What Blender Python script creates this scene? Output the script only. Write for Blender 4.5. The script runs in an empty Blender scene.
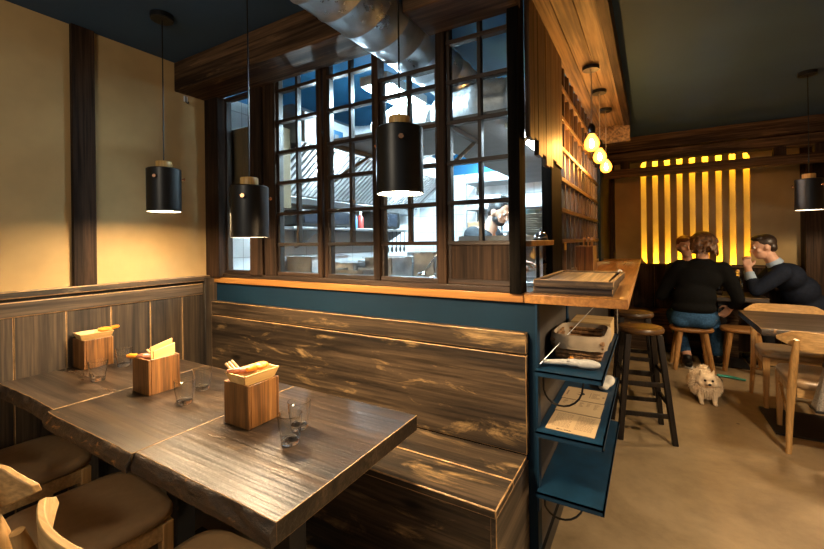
import bpy, bmesh, math, random
from mathutils import Vector, Matrix, Euler, noise as mnoise
random.seed(7)
SC = bpy.context.scene
COL = SC.collection
PI = math.pi

# ------------------------------------------------------------------ mesh builder
class MB:
    """collects shapes, then links them as ONE mesh object"""
    def __init__(s):
        s.bm = bmesh.new(); s.mi = 0; s.M = Matrix.Identity(4)
    def _v(s, p): return s.bm.verts.new(s.M @ Vector(p))
    def _f(s, vs):
        try:
            f = s.bm.faces.new(vs); f.material_index = s.mi; return f
        except ValueError:
            return None
    def hexa(s, b, t):
        vb = [s._v(p) for p in b]; vt = [s._v(p) for p in t]; n = len(vb)
        s._f(vb[::-1]); s._f(vt)
        for i in range(n): s._f([vb[i], vb[(i+1) % n], vt[(i+1) % n], vt[i]])
        return s
    def box(s, x0, x1, y0, y1, z0, z1):
        q = lambda z: [(x0,y0,z),(x1,y0,z),(x1,y1,z),(x0,y1,z)]
        return s.hexa(q(z0), q(z1))
    def prism(s, poly, axis, a, b):
        if axis == 'z': f = lambda p, h: (p[0], p[1], h)
        elif axis == 'y': f = lambda p, h: (p[0], h, p[1])
        else: f = lambda p, h: (h, p[0], p[1])
        return s.hexa([f(p, a) for p in poly], [f(p, b) for p in poly])
    def tube(s, pts, r, seg=12, caps=True, flat=1.0):
        pts = [Vector(p) for p in pts]; n = len(pts)
        rs = r if isinstance(r, (list, tuple)) else [r]*n
        rings = []; up = None
        for i in range(n):
            t = (pts[min(i+1, n-1)] - pts[max(i-1, 0)]).normalized()
            if up is None:
                up = Vector((0,0,1)) if abs(t.z) < .9 else Vector((1,0,0))
            a = t.cross(up).normalized(); b = a.cross(t).normalized(); up = b
            rings.append([s._v(pts[i] + (a*math.cos(2*PI*k/seg)*flat + b*math.sin(2*PI*k/seg))*rs[i]) for k in range(seg)])
        for i in range(n-1):
            for k in range(seg):
                s._f([rings[i][k], rings[i][(k+1) % seg], rings[i+1][(k+1) % seg], rings[i+1][k]])
        if caps: s._f(rings[0][::-1]); s._f(rings[-1])
        return s
    def lathe(s, prof, c=(0,0,0), seg=28, sq=1.0):
        rings = []
        for (r, z) in prof:
            if r < 1e-6: rings.append([s._v((c[0], c[1], c[2]+z))])
            else: rings.append([s._v((c[0]+r*math.cos(2*PI*k/seg), c[1]+sq*r*math.sin(2*PI*k/seg), c[2]+z)) for k in range(seg)])
        for A, B in zip(rings, rings[1:]):
            for k in range(seg):
                a0, a1 = A[k % len(A)], A[(k+1) % len(A)]; b0, b1 = B[k % len(B)], B[(k+1) % len(B)]
                if len(A) == 1 and len(B) == 1: continue
                if len(A) == 1: s._f([a0, b1, b0])
                elif len(B) == 1: s._f([a0, a1, b0])
                else: s._f([a0, a1, b1, b0])
        return s
    def ell(s, c, r, seg=16, rings=10, rot=None):
        r = r if isinstance(r, (list, tuple)) else (r, r, r)
        old = s.M.copy()
        s.M = s.M @ Matrix.Translation(c)
        if rot is not None: s.M = s.M @ rot.to_matrix().to_4x4()
        s.M = s.M @ Matrix.Diagonal((r[0], r[1], r[2], 1))
        prof = [(math.sin(PI*i/rings), -math.cos(PI*i/rings)) for i in range(rings+1)]
        prof[0] = (0, -1); prof[-1] = (0, 1)
        s.lathe(prof, seg=seg); s.M = old
        return s
    def cap(s, p0, p1, r0, r1=None, seg=14):
        r1 = r0 if r1 is None else r1
        s.tube([p0, p1], [r0, r1], seg); s.ell(p0, r0, seg, 8); s.ell(p1, r1, seg, 8)
        return s
    def chain(s, pts, rs):
        for (a, b, ra, rb) in zip(pts, pts[1:], rs, rs[1:]): s.cap(a, b, ra, rb)
        return s
    def build(s, name, mats, parent=None, smooth=None, bevel=0, edge=False, remesh=0, sm=0, loc=None, rz=0, disp=None):
        bm = s.bm
        bmesh.ops.recalc_face_normals(bm, faces=bm.faces[:])
        me = bpy.data.meshes.new(name)
        bm.to_mesh(me); bm.free()
        for m in (mats if isinstance(mats, (list, tuple)) else [mats]): me.materials.append(m)
        if smooth is None: smooth = 40
        if smooth:
            me.polygons.foreach_set('use_smooth', [True]*len(me.polygons))
            if not remesh: me.set_sharp_from_angle(angle=math.radians(smooth))
        o = bpy.data.objects.new(name, me); COL.objects.link(o)
        if parent is not None: o.parent = parent
        if loc is not None: o.location = loc
        if rz: o.rotation_euler = (0, 0, rz)
        if remesh:
            r = o.modifiers.new('union', 'REMESH'); r.mode = 'VOXEL'; r.voxel_size = remesh; r.use_smooth_shade = True
            if sm:
                q = o.modifiers.new('soft', 'SMOOTH'); q.iterations = sm; q.factor = .5
        if bevel:
            b = o.modifiers.new('edge', 'BEVEL'); b.width = bevel; b.segments = 2; b.limit_method = 'ANGLE'; b.angle_limit = math.radians(40)
            if edge: b.material = 1
        return o

def thing(name, label, cat, loc=(0,0,0), rz=0, group=None):
    o = bpy.data.objects.new(name, None); COL.objects.link(o)
    o.empty_display_size = .05
    o.location = loc; o.rotation_euler = (0, 0, rz)
    return tag(o, label, cat, group)
def tag(o, label, cat, group=None):
    o['label'] = label; o['category'] = cat
    if group: o['group'] = group
    return o
def st(o):
    o['kind'] = 'structure'; return o
def dup(root, loc, rz=None, label=None, name=None):
    r = root.copy(); COL.objects.link(r); r.location = loc
    if rz is not None: r.rotation_euler = (0, 0, rz)
    if label: r['label'] = label
    for ch in list(root.children):
        c = ch.copy(); COL.objects.link(c); c.parent = r
        for g in ch.children:
            d = g.copy(); COL.objects.link(d); d.parent = c
    return r

# ------------------------------------------------------------------ materials
def newmat(name):
    m = bpy.data.materials.new(name); m.use_nodes = True
    nt = m.node_tree; b = nt.nodes['Principled BSDF']
    return m, nt, b
def coords(nt, scale=(1,1,1), rand=True):
    tc = nt.nodes.new('ShaderNodeTexCoord'); mp = nt.nodes.new('ShaderNodeMapping')
    mp.inputs['Scale'].default_value = scale
    if rand:
        oi = nt.nodes.new('ShaderNodeObjectInfo'); mu = nt.nodes.new('ShaderNodeMath'); mu.operation = 'MULTIPLY'; mu.inputs[1].default_value = 37.0
        ad = nt.nodes.new('ShaderNodeVectorMath'); ad.operation = 'ADD'
        nt.links.new(oi.outputs['Random'], mu.inputs[0]); nt.links.new(tc.outputs['Object'], ad.inputs[0]); nt.links.new(mu.outputs[0], ad.inputs[1])
        nt.links.new(ad.outputs[0], mp.inputs['Vector'])
    else:
        nt.links.new(tc.outputs['Object'], mp.inputs['Vector'])
    return mp
def noise(nt, vec, scale=5, detail=4, rough=.55, dist=0):
    n = nt.nodes.new('ShaderNodeTexNoise'); n.inputs['Scale'].default_value = scale; n.inputs['Detail'].default_value = detail
    n.inputs['Roughness'].default_value = rough; n.inputs['Distortion'].default_value = dist
    nt.links.new(vec.outputs['Vector'], n.inputs['Vector']); return n
def ramp(nt, src, stops):
    r = nt.nodes.new('ShaderNodeValToRGB'); e = r.color_ramp.elements
    while len(e) < len(stops): e.new(.5)
    for i, (p, c) in enumerate(stops):
        e[i].position = p; e[i].color = (c, c, c, 1) if isinstance(c, (int, float)) else (*c, 1)
    nt.links.new(src, r.inputs['Fac']); return r
def mix(nt, a, b, fac, mode='MIX'):
    m = nt.nodes.new('ShaderNodeMix'); m.data_type = 'RGBA'; m.blend_type = mode
    for s, v in ((m.inputs[6], a), (m.inputs[7], b), (m.inputs[0], fac)):
        if isinstance(v, bpy.types.NodeSocket): nt.links.new(v, s)
        elif isinstance(v, (int, float)): s.default_value = v
        else: s.default_value = (*v, 1)
    return m.outputs[2]
def bump(nt, b, src, strength=.2, dist=.01):
    n = nt.nodes.new('ShaderNodeBump'); n.inputs['Strength'].default_value = strength; n.inputs['Distance'].default_value = dist
    nt.links.new(src, n.inputs['Height']); nt.links.new(n.outputs['Normal'], b.inputs['Normal'])
def setv(b, **k):
    for n, v in k.items():
        n = {'rough':'Roughness','metal':'Metallic','spec':'Specular IOR Level','coat':'Coat Weight','sheen':'Sheen Weight'}[n]
        b.inputs[n].default_value = v
def plain(name, col, rough=.5, metal=0, var=.15, scale=8, bumpy=0, **k):
    m, nt, b = newmat(name); v = coords(nt)
    n = noise(nt, v, scale, 4)
    lo = tuple(c*(1-var) for c in col); hi = tuple(min(1, c*(1+var)) for c in col)
    r = ramp(nt, n.outputs['Fac'], [(.3, lo), (.7, hi)])
    nt.links.new(r.outputs['Color'], b.inputs['Base Color'])
    setv(b, rough=rough, metal=metal, **k)
    if bumpy: bump(nt, b, n.outputs['Fac'], bumpy)
    return m
def wood(name, dark, light, axis='X', rough=.45, worn=None, amt=.62, grain=1.0, bmp=.15, freq=1.0, knots=0, spec=.5):
    m, nt, b = newmat(name)
    def sc(al, ac):
        return tuple(al if a == axis else ac for a in 'XYZ')
    v1 = coords(nt, sc(.55*freq, 7*freq)); v2 = coords(nt, sc(2.2*freq, 75*freq)); v3 = coords(nt, sc(3.2, 13))
    n1 = noise(nt, v1, 1.6, 5, .6, .8); n2 = noise(nt, v2, 1, 3)
    col = ramp(nt, n1.outputs['Fac'], [(.36, dark), (.66, light)]).outputs['Color']
    g = ramp(nt, n2.outputs['Fac'], [(.38, 1-.62*grain), (.60, 1.0)]).outputs['Color']
    col = mix(nt, col, g, 1.0, 'MULTIPLY')
    if knots:
        kv = coords(nt, sc(2.6, 7)); vo = nt.nodes.new('ShaderNodeTexVoronoi'); vo.inputs['Scale'].default_value = 1.0
        nt.links.new(kv.outputs['Vector'], vo.inputs['Vector'])
        kr = ramp(nt, vo.outputs['Distance'], [(.07, 1.0), (.16, 0.0)])
        col = mix(nt, col, tuple(c*.35 for c in dark), kr.outputs['Color'])
    if worn:
        n3 = noise(nt, v3, 1.0, 6, .68, .6)
        w = ramp(nt, n3.outputs['Fac'], [(amt, 0.0), (amt+.17, .85)])
        w2 = mix(nt, w.outputs['Color'], g, 1.0, 'MULTIPLY')
        col = mix(nt, col, worn, w2)
    nt.links.new(col, b.inputs['Base Color'])
    rr = ramp(nt, n1.outputs['Fac'], [(.3, min(1, rough+.1)), (.7, max(0, rough-.08))])
    nt.links.new(rr.outputs['Color'], b.inputs['Roughness'])
    setv(b, spec=spec)
    bump(nt, b, n2.outputs['Fac'], bmp, .004)
    return m
def emit(name, col, s):
    m = bpy.data.materials.new(name); m.use_nodes = True; nt = m.node_tree; nt.nodes.clear()
    e = nt.nodes.new('ShaderNodeEmission'); e.inputs[0].default_value = (*col, 1); e.inputs[1].default_value = s
    o = nt.nodes.new('ShaderNodeOutputMaterial'); nt.links.new(e.outputs[0], o.inputs[0]); return m
def glass(name, tint=(1,1,1), base=.05, edge=.5, rough=.02, power=.35):
    m = bpy.data.materials.new(name); m.use_nodes = True; nt = m.node_tree; nt.nodes.clear()
    t = nt.nodes.new('ShaderNodeBsdfTransparent'); t.inputs[0].default_value = (*tint, 1)
    g = nt.nodes.new('ShaderNodeBsdfGlossy'); g.inputs['Roughness'].default_value = rough
    lw = nt.nodes.new('ShaderNodeLayerWeight'); lw.inputs['Blend'].default_value = power
    r = ramp(nt, lw.outputs['Facing'], [(0, base), (1, edge)])
    mx = nt.nodes.new('ShaderNodeMixShader'); o = nt.nodes.new('ShaderNodeOutputMaterial')
    nt.links.new(r.outputs['Color'], mx.inputs[0]); nt.links.new(t.outputs[0], mx.inputs[1]); nt.links.new(g.outputs[0], mx.inputs[2])
    nt.links.new(mx.outputs[0], o.inputs[0]); return m

PALE = plain('pale_worn_edge', (.33,.20,.085), .45, var=.45, scale=30)
BENCH_X = wood('dark_stained_bench', (.011,.007,.004), (.088,.060,.036), 'X', .40, (.46,.30,.13), .555, knots=1, bmp=.35)
BENCH_Z = wood('dark_stained_plank', (.012,.0085,.005), (.088,.062,.038), 'Z', .5, (.34,.23,.12), .66)
BENCH_Y = wood('dark_stained_rail', (.02,.014,.009), (.12,.086,.055), 'Y', .45, (.36,.26,.14), .62)
TABLE = wood('table_dark_wax', (.010,.0065,.004), (.070,.045,.026), 'X', .33, (.34,.20,.08), .63, spec=.45, bmp=.45)
def make_bark():
    m, nt, b = newmat('bark_edge'); v = coords(nt, (9, 9, 16)); n1 = noise(nt, v, 1, 6, .65, .8); n2 = noise(nt, v, 4.5, 5, .7)
    c = ramp(nt, n2.outputs['Fac'], [(.38, (.006,.0035,.002)), (.62, (.036,.020,.010))]).outputs['Color']
    g = ramp(nt, n1.outputs['Fac'], [(.60, 0.0), (.70, .9)]).outputs['Color']
    nt.links.new(mix(nt, c, (.34,.17,.045), g), b.inputs['Base Color']); setv(b, rough=.6); bump(nt, b, n2.outputs['Fac'], .7, .006); return m
BARK = make_bark()
TIMB_X = wood('dark_timber_x', (.03,.017,.010), (.16,.09,.046), 'X', .62, (.26,.15,.07), .58, spec=.15)
TIMB_Y = wood('dark_timber_y', (.022,.012,.007), (.085,.046,.024), 'Y', .62, (.16,.09,.045), .66, spec=.15)
TIMB_Z = wood('dark_timber_z', (.018,.010,.006), (.07,.038,.020), 'Z', .62, (.15,.09,.045), .64, spec=.15)
BLACKW = wood('black_stained_post', (.003,.0025,.002), (.010,.008,.006), 'Z', .85, spec=.06)
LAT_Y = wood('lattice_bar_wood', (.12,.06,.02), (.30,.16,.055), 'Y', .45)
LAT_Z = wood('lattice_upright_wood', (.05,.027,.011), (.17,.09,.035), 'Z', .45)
FRAME_X = wood('window_frame_x', (.016,.008,.004), (.07,.036,.017), 'X', .45)
FRAME_Y = wood('window_frame_y', (.07,.036,.014), (.22,.12,.05), 'Y', .45)
FRAME_Z = wood('window_frame_z', (.012,.007,.004), (.05,.027,.013), 'Z', .45)
PINE_Y = wood('rough_pine', (.17,.095,.036), (.38,.235,.10), 'Y', .6, bmp=.4, freq=.8)
PINE_Z = wood('hanging_plank_pine', (.055,.028,.009), (.17,.09,.03), 'Z', .55, bmp=.3)
HONEY_X = wood('honey_counter_x', (.30,.125,.028), (.52,.25,.065), 'X', .35, grain=.5)
HONEY_Y = wood('honey_counter_y', (.30,.125,.028), (.52,.25,.065), 'Y', .35, grain=.5)
OAK = wood('light_oak', (.42,.24,.085), (.62,.39,.16), 'X', .4, grain=.45, freq=1.5)
OAK_Z = wood('light_oak_leg', (.40,.215,.07), (.58,.345,.13), 'Z', .4, grain=.45, freq=1.5)
STOOLW = wood('stool_pine', (.36,.18,.055), (.56,.31,.11), 'Z', .45, grain=.5, freq=1.5)
STOOLS = wood('stool_seat_pine', (.26,.115,.03), (.45,.22,.07), 'X', .42, grain=.6, freq=1.4)
BARSEAT = wood('bar_stool_seat', (.05,.023,.008), (.15,.07,.02), 'X', .38, grain=.5)
DARKLEG = wood('bar_stool_leg', (.006,.004,.003), (.022,.014,.009), 'Z', .45, spec=.3)
BOXW = wood('condiment_box_wood', (.12,.048,.012), (.30,.135,.038), 'Z', .38, grain=.7, freq=2.0)
CREAM = wood('pale_bamboo', (.62,.38,.13), (.78,.52,.21), 'X', .4, grain=.2, freq=2)
TANV = plain('tan_leatherette', (.30,.195,.10), .38, var=.08, scale=40, bumpy=.05)
BLACK = plain('satin_black', (.006,.006,.006), .38, var=.2, spec=.35)
BLACKM = plain('black_steel', (.018,.018,.019), .42, .4, var=.3)
BRASS = plain('copper_screw', (.75,.38,.20), .25, 1, var=.1)
CHROME = plain('polished_chrome', (.75,.76,.78), .12, 1, var=.08)
CAPW = wood('lamp_cap_wood', (.55,.30,.08), (.72,.45,.15), 'Z', .45, grain=.4, freq=2)
OCHRE = plain('ochre_plaster', (.44,.305,.135), .85, var=.14, scale=3.0, bumpy=.06)
BLUEC = plain('ceiling_blue', (.022,.060,.125), .85, var=.1, scale=2)
BLUEP = plain('panel_blue', (.0022,.017,.036), .65, var=.15, scale=3, spec=.2)
BLUES = plain('shelf_blue_steel', (.003,.026,.060), .5, 0, var=.3, scale=12, spec=.3)
BLUEK = plain('kitchen_blue', (.02,.16,.33), .6, var=.15, scale=3)
DARKP = plain('charcoal_panel', (.045,.038,.032), .5, var=.3, scale=5)
STEEL = plain('stainless_steel', (.58,.60,.62), .3, 1, var=.15, scale=14)
STEELD = plain('dull_stainless', (.35,.36,.37), .45, .8, var=.2, scale=10)
FOIL = plain('foil_duct', (.8,.82,.84), .4, .25, var=.2, scale=20, bumpy=.9)
PANM = plain('light_pan_steel', (.66,.68,.70), .32, .35, var=.2, scale=14)
GREYP = plain('grey_board', (.22,.225,.23), .6, var=.1)
WHITE = plain('white_enamel', (.72,.73,.72), .4, var=.06)
CONC = None
GLASS = glass('window_glass', (.97,.985,.985), .02, .22, .01, .2)
def clear_glass(name):
    m, nt, b = newmat(name); v = coords(nt); n = noise(nt, v, 30, 2)
    r = ramp(nt, n.outputs['Fac'], [(0, .0), (1, .02)]); nt.links.new(r.outputs['Color'], b.inputs['Roughness'])
    b.inputs['Base Color'].default_value = (.99,1,.995,1); b.inputs['Transmission Weight'].default_value = 1; b.inputs['IOR'].default_value = 1.45
    return m
TUMB = clear_glass('tumbler_glass')
WARM = emit('pendant_light', (1.0,.70,.40), 520)
WARM2 = emit('right_pendant_light', (1.0,.72,.42), 330)
TUBE = emit('fluorescent_light', (.62,.86,1.0), 300)
HOOD_SPARE = emit('hood_fill_spare', (.78,.92,1.0), 75)  # unused glow for the added hood fill
SHELF_FILL = emit('under_shelf_fill_glow', (.74,.91,1.0), 50)
HOOD_FILL = emit('hood_fill_glow', (.74,.91,1.0), 900)
LED = emit('slot_led', (1.0,.46,.015), 62)
BULB = None

def make_concrete():
    m, nt, b = newmat('polished_concrete'); v = coords(nt, rand=False)
    n1 = noise(nt, v, 1.3, 7, .62, .4); n2 = noise(nt, v, 7, 6, .7)
    c1 = ramp(nt, n1.outputs['Fac'], [(.32, (.17,.115,.058)), (.52, (.31,.225,.125)), (.70, (.40,.30,.18))]).outputs['Color']
    c2 = ramp(nt, n2.outputs['Fac'], [(.3, .78), (.6, 1.0)]).outputs['Color']
    c = mix(nt, c1, c2, 1.0, 'MULTIPLY')
    vo = nt.nodes.new('ShaderNodeTexVoronoi'); vo.inputs['Scale'].default_value = 2.6; nt.links.new(v.outputs['Vector'], vo.inputs['Vector'])
    sp = ramp(nt, vo.outputs['Distance'], [(.02, 1.0), (.032, 0.0)]).outputs['Color']
    c = mix(nt, c, (.05,.035,.02), sp)
    nt.links.new(c, b.inputs['Base Color']); setv(b, rough=.5); bump(nt, b, n2.outputs['Fac'], .05, .01)
    return m
CONC = make_concrete()
def make_tile():
    m, nt, b = newmat('white_wall_tile'); v = coords(nt, rand=False)
    rot = nt.nodes.new('ShaderNodeSeparateXYZ'); nt.links.new(v.outputs['Vector'], rot.inputs[0])
    s = nt.nodes.new('ShaderNodeMath'); s.operation = 'ADD'; nt.links.new(rot.outputs[0], s.inputs[0]); nt.links.new(rot.outputs[1], s.inputs[1])
    cb = nt.nodes.new('ShaderNodeCombineXYZ'); nt.links.new(s.outputs[0], cb.inputs[0]); nt.links.new(rot.outputs[2], cb.inputs[1])
    br = nt.nodes.new('ShaderNodeTexBrick'); nt.links.new(cb.outputs[0], br.inputs['Vector']); br.offset = 0
    br.inputs['Color1'].default_value = (.74,.76,.76,1); br.inputs['Color2'].default_value = (.70,.72,.73,1); br.inputs['Mortar'].default_value = (.42,.43,.43,1)
    br.inputs['Scale'].default_value = 1; br.inputs['Mortar Size'].default_value = .003; br.inputs['Brick Width'].default_value = .3; br.inputs['Row Height'].default_value = .2
    nt.links.new(br.outputs['Color'], b.inputs['Base Color']); setv(b, rough=.25)
    return m
TILE = make_tile()
def make_galv():
    m, nt, b = newmat('galvanised_steel'); v = coords(nt)
    vo = nt.nodes.new('ShaderNodeTexVoronoi'); vo.inputs['Scale'].default_value = 22; nt.links.new(v.outputs['Vector'], vo.inputs['Vector'])
    n = noise(nt, v, 5, 6, .7)
    c = ramp(nt, n.outputs['Fac'], [(.3, (.40,.44,.48)), (.7, (.70,.75,.80))]).outputs['Color']
    sp = ramp(nt, vo.outputs['Color'], [(0, .85), (1, 1.0)]).outputs['Color']
    nt.links.new(mix(nt, c, sp, 1.0, 'MULTIPLY'), b.inputs['Base Color'])
    r = ramp(nt, n.outputs['Fac'], [(.3, .22), (.7, .42)]); nt.links.new(r.outputs['Color'], b.inputs['Roughness'])
    setv(b, metal=.85); bump(nt, b, n.outputs['Fac'], .12, .01); return m
GALV = make_galv()
def make_bulb():
    m = bpy.data.materials.new('amber_bulb_glass'); m.use_nodes = True; nt = m.node_tree; nt.nodes.clear()
    t = nt.nodes.new('ShaderNodeBsdfTransparent'); t.inputs[0].default_value = (1.0,.72,.34,1)
    lw = nt.nodes.new('ShaderNodeLayerWeight'); lw.inputs['Blend'].default_value = .5
    r = ramp(nt, lw.outputs['Facing'], [(0, (1.0,.60,.16)), (.8, (1.0,.40,.03)), (1, (.9,.30,.02))])
    e = nt.nodes.new('ShaderNodeEmission'); nt.links.new(r.outputs['Color'], e.inputs[0]); e.inputs[1].default_value = 2.2
    a = nt.nodes.new('ShaderNodeAddShader'); nt.links.new(t.outputs[0], a.inputs[0]); nt.links.new(e.outputs[0], a.inputs[1])
    o = nt.nodes.new('ShaderNodeOutputMaterial'); nt.links.new(a.outputs[0], o.inputs[0]); return m
FILA = emit('filament_glow', (1.0,.62,.28), 1050)
BULB = make_bulb()

# ------------------------------------------------------------------ camera
cam = bpy.data.cameras.new('camera'); co = bpy.data.objects.new('camera', cam); COL.objects.link(co)
cam.sensor_width = 36; cam.lens = 405.5/824*36; cam.shift_y = -33.5/824; cam.clip_start = .02
co.matrix_world = Matrix.Translation((0, 0, 1.30)) @ Matrix.Rotation(math.radians(30.4), 4, 'Z') @ Matrix.Rotation(PI/2, 4, 'X') @ Matrix.Rotation(math.radians(-.70), 4, 'Z')
SC.camera = co

# ------------------------------------------------------------------ the room
LW, CEIL = -2.436, 2.38
st(MB().box(-2.6, 2.5, -1.8, 6.1, -.1, 0).build('floor', CONC))
st(MB().box(-2.6, 2.5, -1.8, 6.1, CEIL, CEIL+.1).build('ceiling', BLUEC))
st(MB().box(LW-.12, LW, -1.8, 1.62, 0, CEIL).build('wall_left', OCHRE))
st(MB().box(LW-.12, LW, 1.62, 4.47, 0, 2.275).build('wall_kitchen_left', TILE))
st(MB().box(LW-.12, LW, 1.62, 4.47, 2.275, CEIL).build('trim_kitchen_left', BLUEK))
st(MB().box(LW, -.43, 4.35, 4.47, 0, 2.06).build('wall_kitchen_back', TILE))
st(MB().box(LW, -.43, 4.35, 4.47, 2.06, CEIL).build('trim_kitchen_back', BLUEK))
st(MB().box(LW, -.46, 1.66, 4.35, CEIL-.012, CEIL).build('ceiling_kitchen', BLUEK))
st(MB().box(2.4, 2.5, -1.8, 6.1, 0, CEIL).build('wall_right', OCHRE))
st(MB().box(-.50, -.43, 4.47, 5.85, 0, CEIL).build('wall_passage', TIMB_Z))

# back wall with nine vertical light slots
BW = 5.85
sx0, pitch, sw = -.092, .1262, .058
bw = MB()
bw.box(-.50, sx0, BW, BW+.03, 0, CEIL); bw.box(sx0+8*pitch+sw, 2.4, BW, BW+.03, 0, CEIL)
bw.box(sx0, sx0+8*pitch+sw, BW, BW+.03, 0, .985); bw.box(sx0, sx0+8*pitch+sw, BW, BW+.03, 2.285, CEIL)
for i in range(8): bw.box(sx0+i*pitch+sw, sx0+(i+1)*pitch, BW, BW+.03, .985, 2.285)
a, b_ = sx0, sx0+8*pitch+sw
for (x, d) in ((a, 1), (b_, -1)):
    for (z, e) in ((.985, 1), (2.285, -1)):
        bw.prism([(x, z), (x+d*sw, z), (x+d*sw*.45, z+e*.028), (x, z+e*.075)], 'y', BW, BW+.03)
st(bw.build('wall_back', OCHRE, smooth=0))
cav = MB().box(-.2, 1.2, BW+.14, BW+.16, .9, 2.37).box(-.2, 1.2, BW+.03, BW+.16, .88, .90).box(-.2, 1.2, BW+.03, BW+.16, 2.36, 2.38)
cav.box(-.22, -.2, BW+.03, BW+.16, .88, CEIL).box(1.2, 1.22, BW+.03, BW+.16, .88, CEIL)
st(cav.build('wall_recess', WHITE, smooth=0))
for z, nm in ((.925, 0), (2.335, 1)):
    o = MB().box(-.16, 1.16, BW+.06, BW+.12, z-.012, z+.012).build('led_strip', LED)
    tag(o, ('warm light strip inside the foot of the slotted wall', 'warm light strip inside the head of the slotted wall')[nm], 'light strip')

# left wall: charred wainscot, ledge, post
wn = MB()
edges = [-1.8, -1.62, -1.45, -1.25, -1.06, -.86, -.68, -.48, -.28, -.08, .10, .28, .46, .648, .835, 1.023, 1.213, 1.392, 1.53]
for y0, y1 in zip(edges, edges[1:]): wn.box(LW, -2.414+random.uniform(-.0015,.0015), y0+.0016, y1-.0016, 0, .99)
wains = st(wn.build('trim_wainscot', [BENCH_Z, PALE], bevel=.0018, edge=True))
st(MB().box(LW, -2.418, -1.8, 1.53, 0, .99).build('trim_wainscot_backing', PALE))
st(MB().box(LW, -2.408, -1.8, 1.53, .984, 1.052).build('trim_rail', [BENCH_Y, PALE], bevel=.004, edge=True))
st(MB().box(LW, -2.394, -1.8, 1.565, 1.068, 1.10).build('trim_ledge', [BENCH_Y, PALE], bevel=.004, edge=True))
st(MB().box(LW, -2.425, -1.8, 1.53, 1.052, 1.068).build('trim_ledge_gap', BLACK))
st(MB().box(LW, -2.412, .866, .963, 1.10, CEIL).build('trim_wall_post', TIMB_Z, bevel=.003))

# facade of the kitchen
st(MB().box(LW, -2.302, 1.56, 1.66, 1.088, 2.21).build('trim_corner_post', TIMB_Z, bevel=.003))
st(MB().box(LW, -2.387, 1.52, 1.62, 0, 1.088).build('trim_lower_post', BENCH_Z, bevel=.003))
for (x0, x1, y0) in ((-2.045,-1.936,1.585), (-1.930,-1.832,1.595), (-1.515,-1.485,1.60), (-1.480,-1.452,1.61), (-1.15,-1.117,1.595), (-.805,-.762,1.59)):
    st(MB().box(x0, x1, y0, 1.655, 1.10, CEIL).build('trim_post', TIMB_Z, bevel=.003))
st(MB().box(-.477, -.432, 1.565, 1.65, 1.088, CEIL).build('trim_corner_kitchen', BLACKW, bevel=.003))
st(MB().box(-2.302, -.477, 1.585, 1.66, 1.088, 1.113).build('trim_sill', FRAME_X, bevel=.003))
st(MB().box(LW, -1.095, 1.372, 1.60, 2.207, CEIL).build('trim_beam', [TIMB_X, TIMB_X], bevel=.006))
st(MB().box(-.838, -.43, 1.372, 1.60, 2.207, CEIL).build('trim_beam_right', TIMB_X, bevel=.006))
LV = [1.113, 1.289, 1.463, 1.638, 1.812, 1.987, 2.161, 2.30]
def window(n, x0, x1, mull, levels, z0, z1, panel=False):
    m = MB(); f = .013
    m.mi = 1
    m.box(x0, x0+.016, 1.612, 1.645, z0, z1).box(x1-.016, x1, 1.612, 1.645, z0, z1)
    if mull: m.box(mull-.008, mull+.008, 1.610, 1.640, (1.289 if panel else levels[1] if levels else z0), z1)
    m.mi = 0
    m.box(x0, x1, 1.605, 1.648, z0, z0+.02).box(x0, x1, 1.605, 1.648, z1-.02, z1)
    for z in levels[1:]:
        if z < z1-.03: m.box(x0, x1, 1.606, 1.642, z-.009, z+.009)
    w = st(m.build('window_%d' % n, [FRAME_X, FRAME_Z], bevel=.002))
    zb = 1.289 if panel else z0
    MB().box(x0+.01, x1-.01, 1.624, 1.628, zb, z1-.01).build('pane', GLASS, parent=w)
    if panel:
        MB().box(x0+.01, x1-.01, 1.618, 1.632, z0+.015, 1.285).build('lower_panel', TIMB_Z, parent=w)
    return w
window(1, -2.302, -2.045, None, [], 1.113, 2.21)
window(2, -1.832, -1.515, -1.675, LV, 1.113, 2.30)
window(3, -1.452, -1.15, -1.30, LV, 1.113, 2.30)
window(4, -1.117, -.805, -.958, LV[:6], 1.113, 2.083)
window(5, -.762, -.477, -.611, LV, 1.113, 2.36, True)

# side of the kitchen towards the aisle: hanging planks, post, lattice
pk = MB()
for (y0, y1, zb) in ((1.655,1.73,1.715), (1.73,1.80,1.728), (1.80,1.875,1.668), (1.875,1.955,1.684), (1.955,2.03,1.645), (2.03,2.105,1.655), (2.105,2.19,1.70), (2.19,2.28,1.69), (2.28,2.365,1.688)):
    pk.box(-.432, -.412+random.uniform(-.0008,.0008), y0+.0008, y1-.0008, zb, 2.31)
st(pk.build('trim_hanging_planks', PINE_Z, bevel=.002))
st(MB().box(-.470, -.420, 2.103, 2.365, 1.088, 1.72).build('trim_side_post', BLACKW, bevel=.003))
la = MB(); la.mi = 1
for z in LV[1:7]+[1.10]: la.box(-.452, -.418, 2.365, 4.20, z-.012, z+.012)
la.mi = 0
for y in (2.37, 2.51, 2.67, 2.836, 3.009, 3.18, 3.35, 3.515, 3.68, 3.85, 4.02, 4.19): la.box(-.455, -.424, y-.014, y+.014, 1.088, 2.31)
la_o = st(la.build('window_6', [LAT_Z, LAT_Y], bevel=.002))
MB().box(-.446, -.442, 2.37, 4.19, 1.10, 2.30).build('pane', GLASS, parent=la_o)
st(MB().box(-.47, -.40, 4.20, 4.46, 1.088, CEIL).build('trim_blue_post', BLUEP, bevel=.003))

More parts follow.
